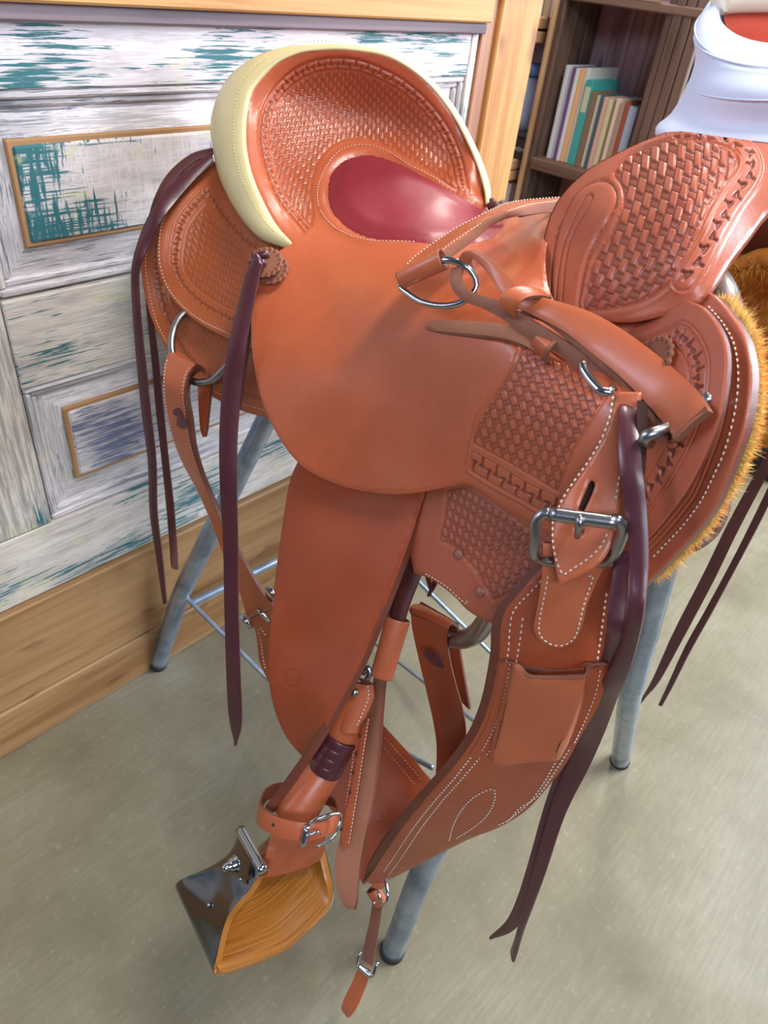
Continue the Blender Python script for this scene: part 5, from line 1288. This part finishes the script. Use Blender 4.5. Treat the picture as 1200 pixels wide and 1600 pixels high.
tube('rear_buckle', M_steel, SADDLE, [P(*q) for q in ((418,918,1.165),(424,924,1.16),(430,940,1.165))], .0045, 12); tube('rear_buckle', M_steel, SADDLE, [P(*q) for q in ((374,962,1.20),(382,968,1.19),(392,980,1.195))], .0045, 12)
tube('buckle_tongue', M_steel, SADDLE, [P(*q) for q in ((403,952,1.165),(408,958,1.16),(416,966,1.165),(419,972,1.17))], .0030, 10)

# ================================================================== SADDLE STRINGS AND ROSETTES
def rosette(parent, x, y, d, nrm, r, mat, cnt=17):
    c0 = P(float(x), float(y), d)
    o = lathe('rosette', [mat, M_edge], parent, c0, nrm, [(.0006, -.0016), (r * .90, -.0016), (r, -.0006), (r, .0008), (r * .93, .0016), (r * .6, .0018), (.0006, .0018)], cnt * 8, wob=lambda a: 1 - .085 * (1 - abs(math.sin(a * cnt / 2))) if True else 1)
    nrm = nrm / np.linalg.norm(nrm); u = np.cross(nrm, [0, 0, 1.]); u /= np.linalg.norm(u); v = np.cross(nrm, u)
    for k in range(cnt):
        a = math.pi * (2 * k + 1) / cnt; q = c0 + (math.cos(a) * u + math.sin(a) * v) * r * .82
        tube('petal_ring', mat, o, [q + nrm * .0022 + (math.cos(b) * u + math.sin(b) * v) * r * .075 for b in np.linspace(0, 6.2832, 6, endpoint=False)], .0005, 5, True, step=.0012)
    return o
M_ros = leather('rosette_leather', lin(150, 92, 66), lin(120, 68, 48), .65, .05, .6, lin(70, 36, 28))
nr_ = surf_path([(418, 412), (421, 412)], D_seat)[1][0]
rosette(SADDLE, 423, 420, .893, nr_, .0232, M_ros); rosette(SADDLE, 414, 410, .884, nr_, .0228, M_ros)
nr2 = surf_path([(1035, 560), (1038, 560)], D_fj)[1][0]
rosette(SADDLE, 1022, 562, D_fj(1030., 566.) - .0005, nr2, .0205, M_ros)
# knot of string
for a, b, r_ in (((396,402,.876),(421,398,.872),.0055), ((394,412,.874),(416,412,.870),.0055), ((398,397,.872),(408,420,.868),.005)):
    tube('string_knot', M_lat, SADDLE, [P(*a), P((a[0]+b[0])/2, (a[1]+b[1])/2-2, a[2]-.004), P(*b)], [r_*.8, r_, r_*.8], 10)
L = [(392,410,.868),(383,425),(372,470),(358,530,.872),(347,600),(342,680),(343,760,.92),(348,850),(350,950),(353,1050),(357,1120),(366,1165,1.08)]
R = [(408,412,.862),(405,425),(396,470),(385,530,.866),(377,600),(370,680),(369,760,.915),(371,850),(372,950),(375,1050),(377,1130),(368,1166,1.078)]
s1 = strip('saddle_string', [M_lat, M_latb], SADDLE, L, R, .0035, 5, bulge=.0008); s1['label'] = 'long dark string hanging from the rosette below the cantle'
# short layer beneath it
strip('saddle_string', [M_latb, M_latb], SADDLE, [(386,450,.90),(378,520),(372,580),(366,640,.925)], [(398,450,.895),(391,520),(383,580),(374,640,.92)], .003, 4)
L = [(331,236,1.01),(295,262),(262,292),(238,325,.99),(220,362),(207,405,1.01),(204,440),(207,500,1.06),(213,570),(220,640),(230,720),(233,800),(243,870),(254,945,1.36)]
R = [(334,252,1.01),(304,280),(275,313),(252,343,.99),(234,378),(220,412,1.01),(216,440),(219,500,1.055),(227,570),(234,640),(243,720),(245,800),(253,870),(260,943,1.355)]
strip('saddle_string', [M_lat, M_latb], SADDLE, L, R, .0035, 5, bulge=.0006)['label'] = 'dark string looping off the back of the cantle, hanging leftmost'
L = [(333,230,1.02),(298,240),(264,268),(243,303,1.02),(231,345),(225,420,1.075),(228,480,1.105),(236,560),(243,640),(252,720),(260,800),(268,880),(276,891,1.40)]
R = [(336,238,1.02),(304,252),(274,280),(254,312,1.02),(241,350),(234,420,1.075),(237,480,1.105),(247,560),(255,640),(263,720),(272,800),(278,860),(279,888,1.395)]
strip('saddle_string', [M_latb, M_latb], SADDLE, L, R, .0035, 5)['label'] = 'darker string behind the leftmost one'
# front strings: two straps laid together, one with a split tail
L = [(974,600,.592),(967,650,.562),(968,720,.552),(975,785),(982,850),(983,900),(980,950,.560),(966,1015),(945,1060),(925,1100),(905,1140),(887,1175),(862,1255),(836,1345),(818,1410),(805,1462),(797,1482,.90)]
R = [(1003,610,.590),(999,660,.556),(1003,730,.545),(1010,795),(1012,850),(1010,905),(1003,965,.552),(990,1025),(975,1068),(962,1100),(945,1145),(920,1200),(882,1275),(851,1365),(830,1422),(815,1465),(800,1504,.895)]
fs = strip('saddle_string', [M_lat, M_latb], SADDLE, L, R, .0035, 6, bulge=.0006, seg=.008); fs['label'] = 'long purple brown string hanging in front of the cinch, tail split in two'
L = [(972,860,.585),(962,868),(956,905),(950,945),(947,980,.588),(942,1020),(930,1065),(912,1110),(892,1150),(872,1200),(850,1262),(826,1345),(808,1402),(790,1440),(764,1467,.90)]
R = [(990,862,.578),(984,880),(982,910),(982,950),(979,990,.582),(970,1030),(958,1075),(940,1120),(920,1160),(900,1210),(876,1275),(846,1362),(824,1425),(800,1456),(767,1469,.90)]
strip('saddle_string', [M_lat, M_latb], SADDLE, L, R, .0035, 5, seg=.008)['label'] = 'second string under the long front one, tail curling left'
strip('string_edge', [M_dark, M_latb], SADDLE, [(1000,625,.551),(1000,680),(1004,740,.55)], [(1013,630,.556),(1013,680),(1009,740,.552)], .003, 3)
tube('string_knot', M_latb, SADDLE, [P(*q) for q in ((760,318,1.0),(768,316,.99),(776,322,.985),(786,319,.985),(796,326,.99))], [.004,.006,.0045,.006,.004], 10)
tube('string_knot', M_latb, SADDLE, [P(*q) for q in ((764,326,.985),(774,320,.978),(784,327,.982))], [.004,.0055,.004], 10)
# little forked ends seen below the rigging, and a loop on the far side of the skirt
for q in ([(664,902,.93),(668,915),(672,932,.94)], [(675,905,.93),(674,914),(666,930,.945)]):
    strip('string_end', [M_latb, M_latb], SADDLE, q, [(q[0][0] + 9, q[0][1] + 3, .93), (q[1][0] + 7, q[1][1] + 2), (q[2][0] + 1.5, q[2][1] + 2, .94)], .003, 3)
L = [(1125,765,.80),(1118,800),(1105,825),(1088,840),(1082,846,.78)]; R = [(1136,768,.79),(1130,805),(1115,835),(1098,848),(1088,850,.775)]
strip('far_string', [M_lat, M_latb], SADDLE, L, R, .010, 4)

# ================================================================== BREAST STRAP laid over the seat, with its ring and tug
BR = thing('breast_strap', 'tooled orange strap with steel ring and folded tug, laid over the saddle seat', 'strap', P(700., 440., .72))
L = [(617,430,.735),(642,404),(676,379),(706,359,.77),(736,343),(766,327,.79),(806,314),(900,306,.86)]; R = [(688,398,.710),(704,384),(729,367),(757,349,.745),(784,336),(806,328,.765),(836,320),(900,313,.85)]
bs = strip('collar_band', [M_strap, M_flesh], BR, L, R, .004, 14, relief=lambda s, t, w, Ln: (-.0005 * np.exp(-((np.abs(t) - .72) / .05) ** 2) + .0007 * (np.abs(t) < .6) * basket(t * w * .5, s, .005, .013), .30 * (np.abs(t) < .6) * (1 - basket(t * w * .5, s, .005, .013))), seg=.002)
stitches('band_stitching', bs, [ob_path[bs.name](.10, .05, .98, .0006), ob_path[bs.name](.92, .02, .98, .0006)], M_thread, .0046, .64, .0007)
strip('band_edge', [M_flesh, M_flesh], BR, [(689,398,.7085),(705,384),(730,367),(758,349,.743),(785,336),(807,328,.763),(837,320),(900,309,.848)], [(702,404,.715),(722,390),(748,370),(766,355,.75),(790,343),(815,337,.77),(842,333),(900,328,.85)], .005, 5)
sleeve('ring_fold', BR, M_strap, P(626., 437., .735), P(693., 405., .706), .0095, .0105, flat=.85)
dr = tube('d_ring', M_steel, BR, [P(*q) for q in ((625,446,.740),(640,460,.735),(660,472,.727),(690,478,.716),(718,474,.706),(736,462,.70),(745,446,.697),(739,428,.695),(724,414,.694),(700,406,.699),(690,408,.704),(658,425,.72))], .0034, 14, True)
# the tug: folded strap running from the ring to the rigging, grain side up
B1 = [M_strap, M_flesh]
L = [(716,405,.692),(722,396,.684),(738,393,.678),(758,400),(778,416),(800,438),(830,462,.645)]; R = [(740,430,.70),(733,414,.690),(738,405,.682),(752,416),(765,432),(780,455),(808,482,.652)]
strip('tug_strap', B1, BR, L, R, .004, 6)
L = [(835,460,.632),(870,470),(920,486),(965,510,.59),(1015,545),(1060,582),(1088,610),(1106,641,.505)]; R = [(808,480,.640),(840,496),(880,517),(925,552,.60),(965,585),(1005,625),(1035,660),(1054,688,.53)]
tg = strip('tug_strap', B1, BR, L, R, .0048, 8, bulge=.0012)
strip('tug_fold', B1, BR, [(1106,641,.505),(1109,648,.512),(1106,655,.525),(1098,655,.54)], [(1054,688,.53),(1054,693,.536),(1050,694,.545),(1046,688,.555)], .004, 6)
def under(L_, R_, nm='tug_layer', m=None, t=.004): return strip(nm, m or [M_flesh, M_flesh], BR, L_, R_, t, 5)
under([(704,420,.700),(702,440),(710,458),(728,472),(752,481),(782,497),(815,520),(850,540),(890,565),(930,596),(970,615,.60)], [(722,414,.695),(720,432),(726,446),(742,458),(770,466),(800,480),(830,500),(862,520),(905,548),(945,575),(985,600,.59)])
under([(812,486,.645),(850,505),(895,540),(940,580),(980,620),(1015,660),(1045,694,.552)], [(830,482,.640),(865,505),(910,540),(955,578),(995,620),(1028,658),(1056,692,.54)])
under([(663,506,.745),(668,502,.742),(690,500,.728),(740,502,.693),(785,505,.664),(822,514,.648),(860,540,.645)], [(663,511,.745),(670,515,.742),(692,518,.728),(740,522,.693),(785,528,.664),(820,540,.650),(850,560,.650)], 'tail_end', [M_tanflesh, M_flesh], .005)
strip('tail_edge', [M_flesh, M_flesh], BR, [(664,511,.744),(692,517,.728),(740,521,.693),(785,527,.664),(820,540,.652)], [(668,517,.748),(692,523,.732),(740,528,.697),(785,533,.668),(822,547,.656)], .003, 3)
def keeper(x0, y0, x1, y1, x2, y2, x3, y3, d, dr_, up=.010):
    """leather loop around the straps: near face bounded by two side rails"""
    Lr = []; Rr = []
    for t in np.linspace(0, 1, 7):
        b = math.sin(math.pi * t) * up
        Lr.append((x0 + (x1 - x0) * t - 3 * math.sin(math.pi * t), y0 + (y1 - y0) * t, d + (dr_ - d) * t * 0 - b)); Rr.append((x2 + (x3 - x2) * t - 3 * math.sin(math.pi * t), y2 + (y3 - y2) * t, dr_ - b))
    o = strip('keeper', [M_strap, M_flesh], BR, Lr, Rr, .0036, 6)
    Lb = [(q[0] + 6 * math.sin(math.pi * i / 6), q[1], q[2] + .030 * math.sin(math.pi * i / 6) + .010 * math.sin(math.pi * i / 6)) for i, q in enumerate(Lr)]; Rb = [(q[0] + 6 * math.sin(math.pi * i / 6), q[1], q[2] + .040 * math.sin(math.pi * i / 6)) for i, q in enumerate(Rr)]
    strip('keeper_back', [M_flesh, M_flesh], BR, Lb, Rb, .003, 5); return o
strip('keeper', [M_strap, M_flesh], BR, [(801,497,.640),(789,488,.632),(780,474,.626),(782,460,.622),(796,450,.622),(816,445,.624),(840,449,.630),(857,459,.640)], [(806,499,.636),(806,487,.626),(810,475,.618),(819,466,.615),(831,461,.616),(843,460,.620),(852,461,.626),(858,464,.638)], .0036, 6)
strip('keeper_back', [M_flesh, M_flesh], BR, [(801,497,.650),(812,503,.665),(840,480,.67),(857,459,.655)], [(806,499,.648),(818,503,.660),(845,480,.665),(858,464,.652)], .003, 4)
strip('keeper', [M_strap, M_flesh], BR, [(832,545,.655),(829,538,.646),(830,529,.638),(834,521,.634),(842,517,.636)], [(857,568,.640),(853,560,.632),(855,550,.624),(860,541,.621),(868,533,.624)], .0036, 7)
tube('keeper_rim', M_flesh, BR, [P(*q) for q in ((856,568,.640),(853,559,.631),(855,549,.623),(860,541,.620),(868,533,.623))], .0017, 8)
tube('tug_buckle', M_steel, BR, [P(*q) for q in ((914,566,.585),(910,572,.582),(917,586,.578),(930,602,.572),(941,612,.568),(952,613,.566),(958,606,.568))], .0037, 12)
tube('rigging_dee', M_brush, BR, [P(*q) for q in ((1014,692,.56),(1007,688,.545),(1010,681,.541),(1030,674,.541),(1045,668,.545),(1075,648,.545),(1096,632,.530),(1106,623,.522),(1109,628,.53),(1104,636,.545))], .0050, 14)

# ================================================================== METAL STAND
SR = thing('saddle_stand', 'galvanised bent tube saddle stand with splayed legs and thin rod braces, under the saddle', 'stand', O)
r_ = .0185
def foot(x, y, r=r_):
    p = PZ(float(x), float(y), 0.0); return p
f1, f2, f3 = PZ(246., 1040., 0.), PZ(612., 1488., 0.), PZ(968., 1190., 0.)
f4 = f1 + (f3 - f2) * 1.0
def leg(pts):
    o = tube('leg', M_galv, SR, pts, r_, 16, step=.02)
    f = pts[0]; lathe('rubber_tip', plain('rubber_tip', lin(50, 52, 56), .8), o, f + np.array([0, 0, .0005]), pts[1] - pts[0], [(.001, 0), (.0205, .0), (.0205, .010), (.0195, .012), (.001, .0125)], 16)
    return o
up = np.array([0, 0, .019])
k1 = PF(284., 925., -.36); k1t = LOC(-.23, .05, .79)
leg([f1 + up * .1, f1 * .5 + k1 * .5, k1, k1 * .75 + k1t * .25, k1 * .5 + k1t * .5, k1t])
k2 = PF(655., 1375., .37); k2t = PF(700., 1310., (f2 - O) @ FW - .03)
kq = LOC(.36, .12, .79); leg([f2 + up * .1, f2 * .5 + k2 * .5, k2, k2 * .75 + kq * .25, k2 * .5 + kq * .5, kq])
k3 = PF(986., 1080., .42); k3t = PF(992., 1010., (f3 - O) @ FW - .02)
kq = LOC(.37, -.12, .79); leg([f3 + up * .1, f3 * .5 + k3 * .5, k3, k3 * .75 + kq * .25, k3 * .5 + kq * .5, kq])
k4 = f4 + np.array([-.03, -.02, .22]); kq = LOC(-.23, -.09, .79); leg([f4 + up * .1, f4 * .5 + k4 * .5, k4, k4 * .75 + kq * .25, k4 * .5 + kq * .5, kq])
tube('top_bar', M_galv, SR, [LOC(.36, .12, .79), LOC(.37, .0, .80), LOC(.37, -.12, .79)], .018, 14)
tube('top_bar', M_galv, SR, [LOC(-.23, .06, .79), LOC(-.24, .0, .80), LOC(-.23, -.10, .79)], .018, 14)
tube('top_bar', M_galv, SR, [LOC(-.26, .0, .81), LOC(.0, .0, .80), LOC(.37, .0, .81)], .02, 14)
# flat bar between the rear legs and the rods
b0, b1 = PF(298., 943., -.36), PF(434., 876., -.36)
dirb = b1 - b0; tube('cross_bar', M_galv, SR, [b0, b1, b0 + dirb * 3.2], .011, 4)
q0, q1, q2 = PF(285., 928., -.36), PF(420., 1062., -.22), None
def rod(a, b, r=.0045): return tube('brace_rod', M_galv, SR, [a, (a + b) / 2, b], r, 8)
rod(q0, PF(420., 1062., -.14)); rod(PF(420., 1062., -.14), PF(676., 1200., .28))
rod(PF(650., 905., -.10), PF(782., 1035., .12))
rod(PF(560., 985., -.2), PF(745., 1130., .20), .004)
tube('front_hoop', plain('zinc', lin(206, 210, 206), .4, .7, .2, 300), SR, [P(*q) for q in ((1010,900,.95),(1060,760,.84),(1120,620,.74),(1148,520,.69),(1138,462,.68),(1118,430,.69),(1080,410,.72))], .010, 14)

# ================================================================== THE FAR (NEAR-SIDE OF THE HORSE) HALF OF THE SADDLE
def far_loft(name, mats, secs, t, n=40, m=24, noise_=0.):
    """sheet across the far side: secs = [(forward, [(side, height), ...])]"""
    A = [np.array([LOC(f, v, z) for v, z in vz]) for f, vz in secs]
    A = [resample(spline([tuple(p) for p in a], .01, False, 3), m) for a in A]
    G = np.stack(A); C = []
    for j in range(m): C.append(resample(spline([tuple(p) for p in G[:, j]], .01, False, 3), n))
    G = np.stack(C, 1); V = G.reshape(-1, 3)
    F = np.array([(i * m + j, i * m + j + 1, (i + 1) * m + j + 1, (i + 1) * m + j) for i in range(n - 1) for j in range(m - 1)])
    N = vnormals(V, F)
    if (N @ SD).sum() < 0: N = -N; F = F[:, ::-1]
    if noise_: V = V + N * noise_ * (np.sin(V[:, [1]] * 160 + 3 * np.sin(V[:, [2]] * 90)) * np.sin(V[:, [2]] * 130 + V[:, [0]] * 70))
    Vb = V - N * t; nv = len(V); FF = F.tolist() + (F[:, ::-1] + nv).tolist(); mi = [0] * len(F) + [1] * len(F)
    lp = [j for j in range(m)] + [i * m + m - 1 for i in range(1, n)] + [(n - 1) * m + j for j in range(m - 2, -1, -1)] + [i * m for i in range(n - 2, 0, -1)]
    for a, b in zip(lp, lp[1:] + lp[:1]): FF.append((a, b, b + nv, a + nv)); mi.append(1)
    return mesh_obj(name, np.vstack([V, Vb]), FF, mats, SADDLE, mi)
base_ = [(-.03, 1.085), (-.09, 1.068), (-.145, 1.03), (-.185, .96), (-.208, .88)]
def sec(f, dz=0., z1=.835, dv=0.):
    q = max(0., min(1., (.36 - f) / .12)) * .095
    return (f, [(v + dv - q * .3 * (z > 1.), z + dz - q * min(1., max(0., (z - .9) / .16))) for v, z in base_] + [(-.215 + dv, z1)])
fs_ = [sec(-.40, -.09, .80), sec(-.30, -.06, .74), sec(-.10, -.05, .735), sec(.10, -.03, .80), sec(.28, .0, .822), sec(.38, .015, .830), sec(.46, .03, .845), sec(.52, .05, .92)]
far_loft('far_fleece', [M_fleece2, M_fleece2], fs_, .012, 110, 60, .0022)['label'] = 'orange fleece lining of the far skirt, seen from inside'
far_loft('far_skirt', [M_edge, M_skirt], [(f, [(v - .013, z - .003) for v, z in vz]) for f, vz in fs_], .007)
far_loft('far_seat_jockey', [M_seat, M_seat], [(f, [(-.05, 1.03 + a), (-.12, 1.0 + a), (-.19, .95 + a), (-.24, .88 + a), (-.255, z1)]) for f, a, z1 in ((-.13, -.03, .86), (-.02, -.04, .80), (.08, -.03, .78), (.20, -.02, .80), (.30, .0, .86))], .005)
def tufts_on(name, parent, mat, f0, n, length, w):
    me = next(o for o in SADDLE.children if o.name == 'far_fleece').data; nn_ = len(me.vertices) // 2
    co = np.empty(len(me.vertices) * 3); me.vertices.foreach_get('co', co); co = co.reshape(-1, 3)[:nn_] + O; no = np.empty(len(me.vertices) * 3); me.vertices.foreach_get('normal', no); no = no.reshape(-1, 3)[:nn_]
    ok = np.where((co - O) @ FW > f0)[0]; V = []; F = []
    for _ in range(n):
        i = rng.choice(ok); p = co[i] + rng.normal(0, .003, 3); d = no[i] * .55 + np.array([0, 0, -.5]) + rng.normal(0, .45, 3); d /= np.linalg.norm(d); ln = length * rng.uniform(.5, 1.1)
        s_ = np.cross(d, rng.normal(0, 1, 3)); s_ /= np.linalg.norm(s_); b = rng.normal(0, .2, 3) * ln; k = len(V)
        V += [p - s_ * w, p + s_ * w, p + d * ln * .5 + b * .5 + s_ * w * .8, p + d * ln * .5 + b * .5 - s_ * w * .8, p + d * ln + b * 1.3]; F += [(k, k + 1, k + 2, k + 3), (k + 3, k + 2, k + 4)]
    return mesh_obj(name, V, F, mat, parent, kind='stuff')
tufts_on('fleece_tufts', next(o for o in SADDLE.children if o.name == 'far_fleece'), M_fleece2, .24, 15000, .012, .0008)
D_2b = TPS([(1120,352,.70),(1200,330,.69),(1330,300,.66),(1330,412,.72),(1200,407,.745),(1112,392,.75)])
patch('gullet_lining', [M_edge, M_edge], SADDLE, [(1110,340,'c'),(1200,310),(1330,280,'c'),(1330,414,'c'),(1200,408),(1150,402),(1108,392,'c')], D_2b, .008, 8, rnd=.003)
L = [(1210,690,.93),(1178,743,.963),(1135,822,1.02),(1098,898,1.075),(1052,988,1.15),(1020,1060,1.22),(999,1102,1.27)]; R = [(1226,694,.925),(1194,752,.958),(1152,832,1.015),(1114,910,1.07),(1066,1000,1.145),(1031,1064,1.215),(1008,1092,1.26)]
strip('saddle_string', [M_latb, M_latb], SADDLE, L, R, .0035, 5, seg=.012)['label'] = 'wider of two dark strings hanging on the far side'
L = [(1212,735,.945),(1180,802,.99),(1145,872,1.04),(1105,947,1.10),(1070,1010,1.16),(1045,1065,1.21),(1028,1102,1.25)]; R = [(1222,742,.94),(1190,810,.985),(1153,880,1.035),(1113,955,1.095),(1078,1018,1.155),(1052,1070,1.205),(1034,1104,1.245)]
strip('saddle_string', [M_latb, M_latb], SADDLE, L, R, .0035, 4, seg=.012)['label'] = 'narrower of two dark strings hanging on the far side'
